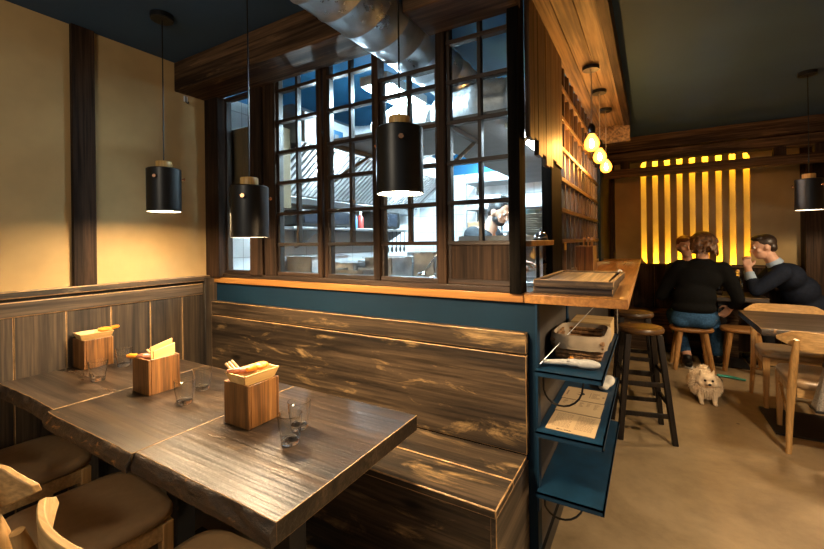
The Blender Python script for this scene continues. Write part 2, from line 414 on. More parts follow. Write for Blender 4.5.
# soffit of rough pine over the bar
so = MB()
for (x0, x1) in ((-.432,-.352), (-.35,-.268), (-.266,-.186)): so.box(x0, x1, 1.25, 4.0, 2.297, 2.318)
st(so.build('ceiling_soffit', PINE_Y, bevel=.002))
st(MB().box(-.186, -.138, 1.25, 4.04, 2.287, CEIL).build('trim_soffit_edge', TIMB_Y, bevel=.003))
st(MB().box(-.196, -.184, 1.25, 4.0, 2.285, 2.30).build('trim_soffit_lip', PINE_Y))
st(MB().box(-.43, -.139, 4.0, 4.05, 2.155, 2.30).build('trim_soffit_end', PINE_Y, bevel=.003))

# timber framing near the back wall
st(MB().box(-.43, 2.4, 4.92, 5.10, 2.235, CEIL).build('trim_back_beam', TIMB_X, bevel=.006))
st(MB().box(-.43, 2.4, 4.95, 5.07, 2.12, 2.225).build('trim_back_beam_lower', TIMB_X, bevel=.006))
st(MB().box(-.43, 2.4, 4.88, 4.98, 1.955, 2.04).build('trim_crossbar', TIMB_X, bevel=.006))
for x in (-.27, 1.00, 1.28): st(MB().box(x, x+.09, 4.95, 5.03, 2.03, 2.14).build('trim_short_strut', TIMB_Z, bevel=.004))
st(MB().box(-.43, -.385, 5.62, BW, 0, CEIL).build('trim_back_post', TIMB_Z))
st(MB().box(1.39, 1.80, 5.68, BW, 0, CEIL).build('trim_pillar', TIMB_Z, bevel=.006))
wb = MB()
for i in range(12): wb.box(-.43+i*.236+.002, -.43+(i+1)*.236-.002, BW-.022, BW, 0, .96)
st(wb.build('trim_back_wainscot', TIMB_Z, bevel=.003))
st(MB().box(-.43, 2.4, BW-.05, BW, .955, .985).build('trim_back_ledge', TIMB_X, bevel=.003))

# counter carcass (blue front, charcoal side)
st(MB().box(-2.387, -.385, 1.60, 1.66, 0, 1.053).build('wall_counter', BLUEP))
st(MB().box(-.43, -.386, 1.66, 4.70, 0, 1.053).build('wall_counter_side', DARKP))
st(MB().box(-.386, -.374, 1.61, 4.70, 0, .07).build('baseboard_counter', BLACK))

# ------------------------------------------------------------------ bar counter
t = thing('bar_counter', 'honey coloured wooden bar counter running round the glazed kitchen corner', 'counter', (-.3, 1.6, 1.053))
MB().box(-2.087, -.127, -.02, .06, 0, .035).build('front_ledge', [HONEY_X, HONEY_X], parent=t, bevel=.003)
m = MB(); m.prism([(-.125,-.02), (.233,-.02), (.218,3.15), (-.23,3.15), (-.12,.06)], 'z', 0, .035)
m.build('counter_slab', HONEY_Y, parent=t, bevel=.003)

# ------------------------------------------------------------------ wall bench
t = thing('wall_bench', 'long dark-stained plank bench built against the blue counter front', 'bench', (-1.4, 1.37, 0))
bx = lambda x0,x1,y0,y1,z0,z1: MB().box(x0+1.4, x1+1.4, y0-1.37, y1-1.37, z0, z1)
bx(-2.387,-.415,1.195,1.375,.442,.470).build('seat_plank', [BENCH_X, PALE], t, bevel=.004, edge=True)
bx(-2.387,-.415,1.377,1.562,.442,.470).build('seat_plank', [BENCH_X, PALE], t, bevel=.003, edge=True)
bx(-2.387,-.415,1.562,1.598,.472,.851).build('back_board', [BENCH_X, PALE], t, bevel=.003, edge=True)
bx(-2.387,-.415,1.562,1.598,.858,.938).build('back_board', [BENCH_X, PALE], t, bevel=.003, edge=True)
bx(-2.387,-.44,1.215,1.24,0,.442).build('front_panel', BENCH_X, t, bevel=.002)
bx(-.438,-.417,1.205,1.59,0,.441).build('end_panel', [BENCH_Y, PALE], t, bevel=.003, edge=True)

# ------------------------------------------------------------------ dining tables (left row)
def edge_wave(x, seed):
    return .006*mnoise.noise(Vector((x*5, seed, 0)))+.0025*mnoise.noise(Vector((x*19, seed, 4)))
def slab(m, x0, x1, y0, y1, z0, z1, seed, n=40):
    poly = [(x0+(x1-x0)*i/n, y0+edge_wave(x0+(x1-x0)*i/n, seed)) for i in range(n+1)]+[(x1, y1), (x0, y1)]
    return m.prism(poly, 'z', z0, z1)
def live_edge(x0, x1, y, seed, th=.048):
    m = MB(); nx, nz = 60, 9; g = []
    for i in range(nx+1):
        x = x0+(x1-x0)*i/nx; row = []
        for k in range(nz):
            f = k/(nz-1)
            bul = math.sin(PI*f)*.006+.009*mnoise.noise(Vector((x*16, f*2.5, seed*3)))*math.sin(PI*min(1, f*1.3))
            row.append(m._v((x, y-.001+edge_wave(x, seed)-.012*f-max(-.004, bul), .7105-th*f)))
        g.append(row)
    back = [[m._v((x0+(x1-x0)*i/nx, y+.02, z)) for z in (.7095, .711-th)] for i in range(nx+1)]
    for i in range(nx):
        for k in range(nz-1): m._f([g[i][k], g[i+1][k], g[i+1][k+1], g[i][k+1]])
        m._f([g[i][0], back[i][0], back[i+1][0], g[i+1][0]]); m._f([g[i][-1], g[i+1][-1], back[i+1][1], back[i][1]])
    for i in (0, nx): m._f(g[i]+back[i][::-1])
    return m
def two_top(x0, x1, label, seed, y0=.59, y1=1.185, group='small tables pushed together in a row'):
    cx, cy = (x0+x1)/2, (y0+y1)/2
    t = thing('dining_table', label, 'table', (cx, cy, 0), 0, group)
    slab(MB(), x0-cx+.0012, x1-cx-.0012, y0-cy, y1-cy, .662, .712, seed).build('tabletop', [TABLE, PALE], t, bevel=.0016, edge=True, smooth=30)
    live_edge(x0-cx+.0014, x1-cx-.0014, y0-cy, seed).build('live_edge', BARK, t, smooth=60)
    MB().box(-.035, .035, -.035, .035, .012, .655).build('column', BLACKM, t, bevel=.003)
    MB().box(-.22, .22, -.22, .22, 0, .012).build('base_plate', BLACKM, t, bevel=.002)
    MB().box(-.16, .16, -.16, .16, .652, .662).build('mounting_plate', BLACKM, t)
    return t
two_top(-2.413, -1.848, 'dark live-edged small table against the plank wall', 1.3, .602)
two_top(-1.848, -1.262, 'dark live-edged small table in the middle of the joined row', 2.7, .580)
two_top(-1.262, -.683, 'dark live-edged small table at the aisle end of the joined row', 4.1)

# ------------------------------------------------------------------ chairs
def make_chair(label, depth=1.0):
    t = thing('dining_chair', label, 'chair', (0,0,0), 0, 'light oak chairs with tan seats')
    d = depth
    # seat cushion: rounded slab, wider at the front
    m = MB(); pl = []
    n = 28
    for k in range(n):
        a = 2*PI*k/n; c, s_ = math.cos(a), math.sin(a)
        x = math.copysign(abs(c)**.42, c)*.222; y = math.copysign(abs(s_)**.42, s_)*.205*d+.005
        x *= 1 - .10*(.5-.5*s_)
        pl.append((x, y))
    rings = [(.94, .392), (1.0, .400), (1.0, .418), (.97, .430), (.85, .435), (.5, .430), (.01, .428)]
    vs = [[m._v((x*r, y*r, z)) for x, y in pl] for r, z in rings]
    for A, B in zip(vs, vs[1:]):
        for k in range(n): m._f([A[k], A[(k+1) % n], B[(k+1) % n], B[k]])
    m._f(vs[0][::-1]); m._f(vs[-1])
    m.build('seat', TANV, t, smooth=70)
    ap = MB().box(-.185, .185, .155*d, .175*d, .335, .392).box(-.17, .17, -.175*d, -.155*d, .335, .392)
    for s in (-1, 1): ap.hexa([(s*.175,-.16*d,.34),(s*.195,-.16*d,.34),(s*.205,.16*d,.34),(s*.185,.16*d,.34)], [(s*.175,-.16*d,.392),(s*.195,-.16*d,.392),(s*.205,.16*d,.392),(s*.185,.16*d,.392)])
    ap.build('seat_frame', OAK, t, bevel=.002)
    for s in (-1, 1):
        f = MB().hexa([(s*.188-.013, .165*d-.013, 0), (s*.188+.013, .165*d-.013, 0), (s*.188+.013, .165*d+.013, 0), (s*.188-.013, .165*d+.013, 0)],
                      [(s*.185-.022, .165*d-.018, .392), (s*.185+.022, .165*d-.018, .392), (s*.185+.022, .165*d+.018, .392), (s*.185-.022, .165*d+.018, .392)])
        f.build('leg', OAK_Z, t, bevel=.004)
        r = MB().tube([(s*.215, -.20*d, 0), (s*.205, -.18*d, .2), (s*.195, -.185*d, .40), (s*.19, -.225*d, .58), (s*.186, -.258*d, .70)], [.014, .018, .022, .020, .013], 14)
        r.build('leg', OAK_Z, t)
        MB().tube([(s*.206, -.178*d, .21), (s*.187, .165*d, .30)], .010, 10).build('stretcher', OAK_Z, t)
    # bent back plank with pointed ends
    m = MB(); nx = 24; half = .262
    F = []; 
    for i in range(nx+1):
        u = -1+2*i/nx; x = u*half
        au = abs(u)
        zt = .745 if au < .72 else .745-(au-.72)/.28*.045
        zb = .628 if au < .62 else .628+(au-.62)/.38*.052
        y = -.25*d+.085*(au**2.2)
        F.append([m._v((x, y-.008, zb)), m._v((x, y+.008, zb)), m._v((x, y+.002, zt)), m._v((x, y-.014, zt))])
    for A, B in zip(F, F[1:]):
        for k in range(4): m._f([A[k], A[(k+1) % 4], B[(k+1) % 4], B[k]])
    m._f(F[0]); m._f(F[-1][::-1])
    m.build('backrest', OAK, t, bevel=.003, smooth=50)
    return t
ch = make_chair('oak chair tucked under the table end nearest the plank wall')
ch.location = (-2.20, .585, 0)
dup(ch, (-1.585, .585, 0), math.radians(-4), 'oak chair tucked under the middle of the three joined tables')
dup(ch, (-.975, .575, 0), math.radians(2), 'oak chair tucked under the aisle end of the joined tables')
dup(ch, (.93, 4.14, 0), PI, 'oak chair behind the single table, its pale back showing over the tabletop')
near = make_chair('oak chair drawn out at the near side of the single table, bag on its back', 1.2)
near.location = (.93, 3.455, 0); near.rotation_euler = (0, 0, math.radians(-3))

# single table at the right
t = thing('dining_table', 'dark thick-topped table standing alone on a black plate by the aisle', 'table', (1.12, 3.77, 0))
slab(MB(), -.51, .6, -.385, .385, .668, .712, 7.7).build('tabletop', [TABLE, PALE], t, bevel=.0016, edge=True, smooth=30)
live_edge(-.508, .598, -.385, 7.7, .042).build('live_edge', BARK, t, smooth=60)
MB().box(-.04, .04, -.04, .04, .012, .66).build('column', BLACKM, t, bevel=.003)
MB().box(-.42, .42, -.27, .22, 0, .012).build('base_plate', BLACKM, t, bevel=.002)
MB().box(-.3, .3, -.2, .2, .655, .668).build('mounting_plate', BLACKM, t)

# bag hanging at the near chair
WEAVE = plain('grey_woven_fabric', (.22,.20,.17), .8, var=.45, scale=120, bumpy=.5)
t = thing('tote_bag', 'grey woven bag with black rim hanging on the drawn-out oak chair', 'bag', (.95, 3.10, .33))
m = MB(); m.hexa([(-.17,-.05,0),(.17,-.05,0),(.17,.05,0),(-.17,.05,0)], [(-.12,-.03,.24),(.12,-.03,.24),(.12,.03,.24),(-.12,.03,.24)])
m.build('bag_body', WEAVE, t, bevel=.012)
MB().hexa([(-.125,-.034,.235),(.125,-.034,.235),(.125,.034,.235),(-.125,.034,.235)], [(-.12,-.032,.262),(.12,-.032,.262),(.12,.032,.262),(-.12,.032,.262)]).build('rim', BLACK, t, bevel=.004)
MB().hexa([(-.172,-.052,-.008),(.172,-.052,-.008),(.172,.052,-.008),(-.172,.052,-.008)], [(-.171,-.051,.006),(.171,-.051,.006),(.171,.051,.006),(-.171,.051,.006)]).build('bottom_piping', BLACK, t, bevel=.003)
MB().tube([(-.08,0,.25),(-.078,.01,.36),(-.05,.05,.43),(.05,.05,.43),(.078,.01,.36),(.08,0,.25)], .007, 8).build('handle', BLACK, t)

# ------------------------------------------------------------------ pendants
def make_pendant(label, glow, zb, top=CEIL):
    t = thing('pendant_lamp', label, 'lamp', (0,0,zb), 0, 'black cylinder pendant lamps')
    R, H = .0725, .203
    m = MB(); m.lathe([(R-.003, 0), (R, 0), (R, H-.004), (R-.005, H), (.028, H), (.028, H-.004), (R-.006, H-.006), (R-.003, 0)], seg=40); m.build('shade', BLACK, t, smooth=35)
    MB().lathe([(0,.012), (R-.004,.012), (R-.004,.008), (0,.008)], seg=32).build('diffuser', glow, t)
    MB().lathe([(0,H), (.033,H), (.034,H+.003), (.034,H+.031), (.032,H+.034), (0,H+.034)], seg=28).build('cap', CAPW, t)
    for k in range(3):
        a = math.radians(-55+k*120)
        q = MB(); p = Vector((math.cos(a), math.sin(a), 0))
        q.tube([p*(R-.002)+Vector((0,0,H-.045)), p*(R+.012)+Vector((0,0,H-.045))], [.004,.004], 10); q.tube([p*(R+.008)+Vector((0,0,H-.045)), p*(R+.014)+Vector((0,0,H-.045))], [.0085,.0075], 14)
        q.build('screw', BRASS, t)
    MB().tube([(0,0,H+.03), (.0015,0,(top-zb)*.6), (0,0,top-zb-.02)], .0028, 8).build('cord', BLACK, t)
    MB().lathe([(0,top-zb-.026), (.046,top-zb-.026), (.05,top-zb-.022), (.05,top-zb), (0,top-zb)], seg=28).build('ceiling_rose', BLACK, t)
    return t
for (x, y, zb, lab, g) in ((-1.975,1.06,1.452,'black pendant lamp in front of the ochre wall panel beside the post',WARM),
                        (-1.372,1.065,1.322,'black pendant lamp hanging lowest, over the middle table',WARM),
                        (-.662,1.06,1.445,'black pendant lamp with bright mouth before the kitchen glazing',WARM),
                        (.905,3.62,1.472,'black pendant lamp over the lone table by the aisle',WARM2)):
    p = make_pendant(lab, g, zb); p.location = (x, y, zb)

# bare bulbs over the bar
for i, (y, lab) in enumerate(((2.56,'bare glowing bulb on a cord, first in line over the bar'), (3.0,'bare glowing bulb on a cord, middle one of three over the bar'), (3.45,'bare glowing bulb on a cord, farthest in along the bar'))):
    t = thing('bulb_pendant', lab, 'lamp', (-.285, y, 1.85), 0, 'bare bulbs over the bar')
    MB().lathe([(0,-.045), (.02,-.041), (.037,-.025), (.043,0), (.038,.022), (.026,.042), (.018,.054), (.015,.06), (0,.06)], seg=24).build('bulb', BULB, t, smooth=80)
    MB().lathe([(0,-.022), (.008,-.02), (.012,0), (.008,.02), (.004,.028), (0,.028)], seg=14).build('filament', FILA, t)
    MB().lathe([(0,.058), (.018,.058), (.02,.062), (.02,.10), (.012,.112), (.005,.118), (0,.118)], seg=20).build('socket', BLACK, t)
    MB().tube([(0,0,.115), (.002,.002,.28), (0,0,.44)], .003, 8).build('cord', plain('beige_cord', (.34,.29,.22), .6) if i == 0 else bpy.data.materials['beige_cord'], t)
    MB().lathe([(0,.427), (.044,.427), (.046,.43), (.046,.447), (0,.447)], seg=26).build('ceiling_rose', BLACK, t)

# ------------------------------------------------------------------ spiral duct
m = MB(); cx, cz, R = -.963, 2.215, .122; seg = 40; rings = []
y = -.6
while y < 4.2:
    for (dy, dr) in ((0,0), (.006,.0035), (.012,.0035), (.018,0)):
        rings.append([m._v((cx+(R+dr)*math.cos(2*PI*k/seg), y+dy+.05*math.sin(2*PI*k/seg), cz+(R+dr)*math.sin(2*PI*k/seg))) for k in range(seg)])
    y += .135
for A, B in zip(rings, rings[1:]):
    for k in range(seg): m._f([A[k], A[(k+1) % seg], B[(k+1) % seg], B[k]])
m._f(rings[0]); m._f(rings[-1][::-1])
tag(m.build('ventilation_duct', GALV, smooth=60), 'round galvanised spiral duct passing from the dining room into the kitchen', 'duct')

# wall hook
t = thing('wall_hook', 'small black bent hook high on the ochre wall by the beam', 'hook', (LW, 1.44, 2.17))
MB().box(0, .006, -.012, .012, -.005, .03).build('back_plate', WHITE, t, bevel=.002)
MB().tube([(.004,0,.028), (.006,.0,-.006), (.03,0,-.02), (.05,-.01,-.018)], .004, 8).build('hook_arm', BLACK, t)

# ------------------------------------------------------------------ condiment boxes and glasses on the tables
def cbox(x, y, label, kind):
    t = thing('condiment_box', label, 'box', (x, y, .712), 0, 'wooden condiment boxes on the joined tables')
    w, h, k = .061, .138, .010
    m = MB(); m.box(-w, w, -w, -w+k, 0, h).box(-w, w, w-k, w, 0, h).box(-w, -w+k, -w+k, w-k, 0, h).box(w-k, w, -w+k, w-k, 0, h).box(-w+k, w-k, -w+k, w-k, 0, .01)
    m.build('box_body', BOXW, t, bevel=.0025)
    return t
def tray(x, y, z, label, rz):
    m = MB(); a, b, A, B, h, k = .052, .034, .068, .052, .046, .005
    m.hexa([(-a,-b,0),(a,-b,0),(a,b,0),(-a,b,0)], [(-a,-b,.004),(a,-b,.004),(a,b,.004),(-a,b,.004)])
    q = lambda x0,y0,x1,y1: [(x0,y0),(x1,y0),(x1,y1),(x0,y1)]
    for (p0, p1, P0, P1, nx, ny) in (((-a,-b),(a,-b),(-A,-B),(A,-B),0,1), ((-a,b),(a,b),(-A,B),(A,B),0,-1), ((-a,-b),(-a,b),(-A,-B),(-A,B),1,0), ((a,-b),(a,b),(A,-B),(A,B),-1,0)):
        m.hexa([(*p0,0),(*p1,0),(p1[0]+nx*k,p1[1]+ny*k,0),(p0[0]+nx*k,p0[1]+ny*k,0)], [(*P0,h),(*P1,h),(P1[0]+nx*k,P1[1]+ny*k,h),(P0[0]+nx*k,P0[1]+ny*k,h)])
    tag(m.build('condiment_tray', CREAM, None, bevel=.0015, loc=(x, y, z), rz=rz), label, 'tray', 'pale trays sitting in the condiment boxes')
REDW = plain('red_lacquer_wood', (.26,.09,.045), .35, var=.3, scale=25)
ORNG = plain('orange_lacquer', (.75,.26,.02), .3, var=.15)
def spoon(x, y, z, rz, label, mats, tilt=.0):
    m = MB(); m.mi = 0
    m.ell((0,0,.0), (.030,.022,.012), 20, 10)
    m.mi = 1; m.tube([(-.025,0,.001), (-.05,0,.004), (-.062,0,.004)], [.010,.009,.006], 10)
    o = m.build('soup_spoon', mats, None, smooth=70, loc=(x, y, z)); o.rotation_euler = (0, tilt, rz)
    tag(o, label, 'spoon', 'soup spoons lying in the condiment boxes')
def sticks(x, y, z, n, rz, label0, lean=.9):
    for i in range(n):
        m = MB(); m.tube([(-.055,0,-.055*lean), (.036,0,.036*lean)], [.0028,.0042], 6)
        tag(m.build('chopstick', CREAM, None, loc=(x, y+i*.011, z+.002*i), rz=rz), label0, 'chopstick', label0)
cbox(-2.352, .918, 'wooden condiment box nearest the plank wall', 0)
cbox(-1.735, .893, 'wooden condiment box holding two upright cream cards', 1)
cbox(-1.150, .893, 'wooden condiment box nearest the bench, on the aisle-end table', 2)
tray(-2.345, .918, .832, 'pale bamboo tray in the box nearest the plank wall', math.radians(84))
tray(-1.145, .893, .835, 'pale bamboo tray in the box on the aisle-end table', math.radians(88))
spoon(-2.345, .965, .880, math.radians(-90), 'orange spoon in the pale tray nearest the plank wall', [ORNG, ORNG])
spoon(-1.140, .920, .886, math.radians(100), 'orange spoon heaped in the pale tray on the aisle-end table', [ORNG, ORNG])
spoon(-1.760, .858, .850, math.radians(40), 'red-brown spoon with orange tip beside the cream cards', [REDW, ORNG])
spoon(-1.155, .880, .880, math.radians(60), 'red-brown spoon half under the orange one in the aisle-end tray', [REDW, REDW])
sticks(-2.375, .925, .850, 2, math.radians(110), 'wooden chopstick in the tray nearest the plank wall')
sticks(-1.752, .895, .835, 2, math.radians(200), 'wooden chopstick leaning beside the cream cards')
sticks(-1.175, .850, .872, 3, math.radians(200), 'wooden chopstick in the tray on the aisle-end table')
for (x, y, rz, lab, h) in ((-1.700,.905,90,'cream card standing at the front of the middle condiment box',.070), (-1.738,.915,88,'cream card standing at the back of the middle condiment box',.082)):
    m = MB(); m.hexa([(-.042,-.003,-.04),(.042,-.003,-.04),(.042,.003,-.04),(-.042,.003,-.04)], [(-.042,-.003,h*.75),(.042,-.003,h),(.042,.003,h),(-.042,.003,h*.75)])
    tag(m.build('menu_card', CREAM, None, bevel=.001, loc=(x, y, .823), rz=math.radians(rz)), lab, 'card')
def tumbler(x, y, label, s=1.0):
    m = MB(); seg = 36
    pr = [(0,0), (.024,0), (.0265,.003), (.029,.03), (.0335,.052), (.0355,.085), (.0340,.0855), (.0318,.054), (.0272,.030), (.0245,.013), (0,.011)]
    m.lathe([(r*s, z*s) for r, z in pr], seg=seg)
    o = m.build('tumbler', TUMB, None, smooth=50, loc=(x, y, .7122))
    tag(o, label, 'glass', 'clear tumblers on the joined tables'); return o
tumbler(-2.075,.826,'clear tumbler in front of the box nearest the plank wall')
tumbler(-2.205,.985,'clear tumbler between the two farther condiment boxes, toward the bench')
tumbler(-1.488,.863,'clear tumbler on the middle table, nearer the chairs of its pair')
tumbler(-1.565,.982,'clear tumbler on the middle table, nearer the bench of its pair')
tumbler(-.917,.842,'clear tumbler on the aisle-end table, nearer the chairs of its pair')
tumbler(-.965,.925,'clear tumbler on the aisle-end table, nearer the bench of its pair')

# ------------------------------------------------------------------ stools
def bar_stool(label):
    t = thing('bar_stool', label, 'stool', (0,0,0), 0, 'dark bar stools at the counter')
    MB().lathe([(0,.672), (.128,.672), (.138,.68), (.140,.694), (.134,.708), (.10,.712), (0,.710)], seg=40).build('seat', BARSEAT, t, smooth=50)
    for sx in (-1, 1):
        for sy in (-1, 1):
            MB().hexa([(sx*.155-.016, sy*.155-.016, 0), (sx*.155+.016, sy*.155-.016, 0), (sx*.155+.016, sy*.155+.016, 0), (sx*.155-.016, sy*.155+.016, 0)],
                      [(sx*.09-.018, sy*.09-.018, .675), (sx*.09+.018, sy*.09-.018, .675), (sx*.09+.018, sy*.09+.018, .675), (sx*.09-.018, sy*.09+.018, .675)]).build('leg', DARKLEG, t, bevel=.004)
    for z in (.17, .36):
        w = .155-.065*z/.675
        for s in (-1, 1):
            MB().box(-w, w, s*w-.009, s*w+.009, z-.014, z+.014).build('rung', DARKLEG, t, bevel=.003)
            MB().box(s*w-.009, s*w+.009, -w, w, z+.045, z+.073).build('rung', DARKLEG, t, bevel=.003)
    return t
b = bar_stool('dark bar stool at the counter, nearer to the blue shelves')
b.location = (-.062, 3.13, 0); b.rotation_euler = (0, 0, math.radians(13))
dup(b, (-.118, 3.73, 0), math.radians(5), 'dark bar stool behind its twin, half under the counter')
def low_stool(label):
    t = thing('low_stool', label, 'stool', (0,0,0), 0, 'rustic low wooden stools by the back table')
    m = MB(); pl = []
    for k in range(36):
        a = 2*PI*k/36; c, s_ = math.cos(a), math.sin(a)
        pl.append((math.copysign(abs(c)**.75, c)*.185, math.copysign(abs(s_)**.75, s_)*.14))
    rr = [(.93,.375), (1,.385), (1,.402), (.95,.412), (.5,.408), (.01,.407)]
    vs = [[m._v((x*r, y*r, z)) for x, y in pl] for r, z in rr]
    for A, B in zip(vs, vs[1:]):
        for k in range(36): m._f([A[k], A[(k+1) % 36], B[(k+1) % 36], B[k]])
    m._f(vs[0][::-1]); m._f(vs[-1])
    m.build('seat', STOOLS, t, smooth=60)
    for sx in (-1, 1):
        for sy in (-1, 1):
            MB().tube([(sx*.155, sy*.135, 0), (sx*.10, sy*.085, .385)], [.021,.024], 14).build('leg', STOOLW, t)
    return t
s1 = low_stool('low wooden stool with the person in the dark sweater sitting on it'); s1.location = (.345, 4.90, 0); s1.rotation_euler = (0,0,math.radians(4))
dup(s1, (1.37, 5.46, 0), math.radians(90), 'low wooden stool under the person in the navy jacket')
dup(s1, (.775, 5.06, 0), math.radians(-3), 'empty low wooden stool beside the seated person in dark sweater')

# ------------------------------------------------------------------ blue steel shelves under the counter and what lies on them
t = thing('shelf_unit', 'blue steel open shelves fixed under the end of the bar counter', 'shelf', (-.27, 1.95, 0))
for z in (.342, .572, .803):
    m = MB(); m.box(-.112, .122, -.39, .42, z-.006, z).box(-.112, .122, -.39, -.385, z-.020, z).box(.117, .122, -.39, .42, z-.020, z)
    m.build('shelf_board', BLUES, t)
MB().box(-.116, -.108, -.36, -.32, .25, 1.053).build('wall_rail', BLUES, t)
MB().box(-.116, -.108, .30, .34, .25, 1.053).build('wall_rail', BLUES, t)
MB().tube([(.119,.418,.803), (.119,.418,1.053)], .003, 6).build('hanger_rod', STEEL, t)
MB().tube([(.10,.26,1.05), (-.105,-.34,.815)], .0015, 6).build('brace_wire', STEEL, t)
def hoop(z, drop):
    return [(-.368,1.64,z), (-.368,1.64,z-drop*.55)]+[(-.302-.066*math.cos(PI*k/10), 1.645+.009*k, z-drop*.55-drop*.45*math.sin(PI*k/10)) for k in range(1, 10)]+[(-.236,1.74,z-drop*.5), (-.236,1.745,z)]
tag(MB().tube(hoop(.796,.16), .004, 8).build('power_cable', BLACK), 'black cable hooping below the topmost blue shelf', 'cable')
tag(MB().tube(hoop(.335,.15), .004, 8).build('power_cable', BLACK), 'black cable hooping below the bottom blue shelf', 'cable')

LINEN = plain('linen_cloth', (.28,.22,.15), .85, var=.2, scale=14, bumpy=.5)
WICK = plain('dark_wicker', (.20,.10,.035), .6, var=.6, scale=70, bumpy=.8)
CARD = plain('brown_cardboard', (.46,.31,.13), .7, var=.08)
t = thing('wicker_basket', 'wicker basket with linen liner on the topmost blue shelf', 'basket', (-.262, 1.90, .804))
m = MB()
for k in range(5):
    f = k/5; w, d = .082+.018*f, .115+.02*f
    m.tube([(-w,-d,.008+k*.017), (w,-d,.008+k*.017), (w,d,.008+k*.017), (-w,d,.008+k*.017), (-w,-d,.008+k*.017)], .009, 8)
m.box(-.085,.085,-.118,.118,0,.01)
m.build('wicker_body', WICK, t, smooth=60)
m = MB()
def ring(w, d, z, n=40, j=0):
    o = []
    for k in range(n):
        a = 2*PI*k/n; c, s_ = math.cos(a), math.sin(a)
        jj = 1+j*mnoise.noise(Vector((c*3, s_*3, z*30)))
        o.append(m._v((math.copysign(abs(c)**.4, c)*w*jj, math.copysign(abs(s_)**.4, s_)*d*jj, z+j*.12*mnoise.noise(Vector((c*4, s_*4, 9))))))
    return o
R_ = [ring(.108,.143,.045,j=.06), ring(.112,.148,.07,j=.05), ring(.110,.146,.098,j=.03), ring(.100,.136,.102,j=.03), ring(.097,.132,.07,j=.02), ring(.088,.12,.02)]
for A, B in zip(R_, R_[1:]):
    for k in range(40): m._f([A[k], A[(k+1) % 40], B[(k+1) % 40], B[k]])
m._f(R_[-1])
m.build('linen_liner', LINEN, t, smooth=80)
t = thing('cardboard_box', 'small plain cardboard box behind the wicker basket', 'box', (-.255, 2.24, .804))
MB().box(-.09, .09, -.10, .10, 0, .09).build('box_body', CARD, t, bevel=.002)
MB().box(-.088, .088, -.004, .004, .0895, .0912).build('flap_seam', plain('packing_tape', (.38,.25,.10), .35), t)
t = thing('handheld_vacuum', 'white handheld cleaner with orange button at the shelf front', 'tool', (-.255, 1.655, .806), math.radians(8))
m = MB(); m.ell((.045,0,.018), (.050,.024,.018)); m.ell((-.005,0,.020), (.034,.020,.015)); m.build('body', plain('cleaner_plastic', (.42,.42,.41), .3), t, remesh=.005, sm=4)
MB().tube([(-.02,0,.02), (-.115,-.005,.014)], [.012,.008], 12).build('nozzle', plain('pale_plastic', (.5,.5,.48), .3), t)
MB().ell((-.012,.004,.036), (.010,.007,.005), 12, 8).build('button', ORNG, t)
PAPER = plain('kraft_paper', (.50,.36,.20), .8, var=.06, scale=6)
INK = plain('black_ink', (.012,.011,.010), .6)
INKG = plain('grey_brown_ink', (.19,.13,.08), .7)
def letters(name, cu, mat, parent, loc, rot):
    tmp = bpy.data.objects.new('tmp', cu); COL.objects.link(tmp)
    bpy.context.view_layer.update()
    me = bpy.data.meshes.new_from_object(tmp.evaluated_get(bpy.context.evaluated_depsgraph_get()))
    bpy.data.objects.remove(tmp); me.materials.clear(); me.materials.append(mat)
    o = bpy.data.objects.new(name, me); COL.objects.link(o); o.parent = parent; o.location = loc; o.rotation_euler = rot; return o
def text_mesh(name, body, size, parent, loc, rz, mat):
    cu = bpy.data.curves.new(name, 'FONT'); cu.body = body; cu.size = size; cu.align_x = 'CENTER'; cu.extrude = .0002; cu.offset = .0006
    return letters(name, cu, mat, parent, loc, (0, 0, rz))

def menu(y0, y1, label, kind):
    t = thing('menu_sheet', label, 'menu', (-.268, (y0+y1)/2, .5725), math.radians(-1), 'kraft paper menus on the middle blue shelf')
    h = (y1-y0)/2
    MB().box(-.088, .088, -h, h, 0, .0016).build('paper', PAPER, t)
    r = random.Random(kind)
    m = MB()
    if kind == 0:
        for i in range(13):
            y = h-.02-i*.0105
            for c0 in (-.072, .010):
                x = c0
                while x < c0+.060:
                    w = r.uniform(.004, .012); m.box(x, min(x+w, c0+.064), y-.0012, y+.0012, .0016, .0019); x += w+.0025
        m.build('small_print', INKG, t)
        text_mesh('heading', 'Free Wok', .0125, t, (-.022, -h+.010, .0017), 0, INK)
    elif kind == 1:
        for c0 in (-.076, -.040, -.008, .022, .052):
            for i in range(r.randint(4, 6)):
                w = r.uniform(.010, .022); y = h-.018-i*.011
                m.box(c0, c0+w, y-.0012, y+.0012, .0016, .0019)
        m.build('small_print', INKG, t)
    else:
        for i in range(6): m.box(.030+i*.0, .030+r.uniform(.02,.035), -.03+i*.012, -.027+i*.012, .0016, .0019)
        m.box(.022, .024, -.03, .035, .0016, .0019); m.box(-.078, -.072, -.03, .03, .0016, .0019); m.box(.074, .082, -.008, .006, .0016, .0019)
        m.build('small_print', INKG, t)
        q = MB(); q.lathe([(0,.0016), (.017,.0016), (.017,.0021), (0,.0021)], c=(-.018,.004,0), seg=24); q.build('round_mark', INK, t)
        q = MB(); q.lathe([(0,.0016), (.011,.0016), (.011,.0024), (0,.0024)], c=(-.024,.004,0), seg=20); q.build('mark_centre', PAPER, t)
    return t
menu(1.605, 1.790, 'kraft paper menu nearest the front of the middle blue shelf', 0)
menu(1.797, 1.945, 'kraft paper menu lying between two others on the middle blue shelf', 1)
menu(1.952, 2.110, 'kraft paper menu with a round black mark, deepest on the middle shelf', 2)
m = MB(); m.ell((0,0,.03), (.035,.06,.022)); m.ell((.01,.05,.026), (.03,.05,.02)); m.ell((-.005,-.05,.024), (.026,.03,.02)); m.ell((.02,-.01,.036),(.02,.04,.018))
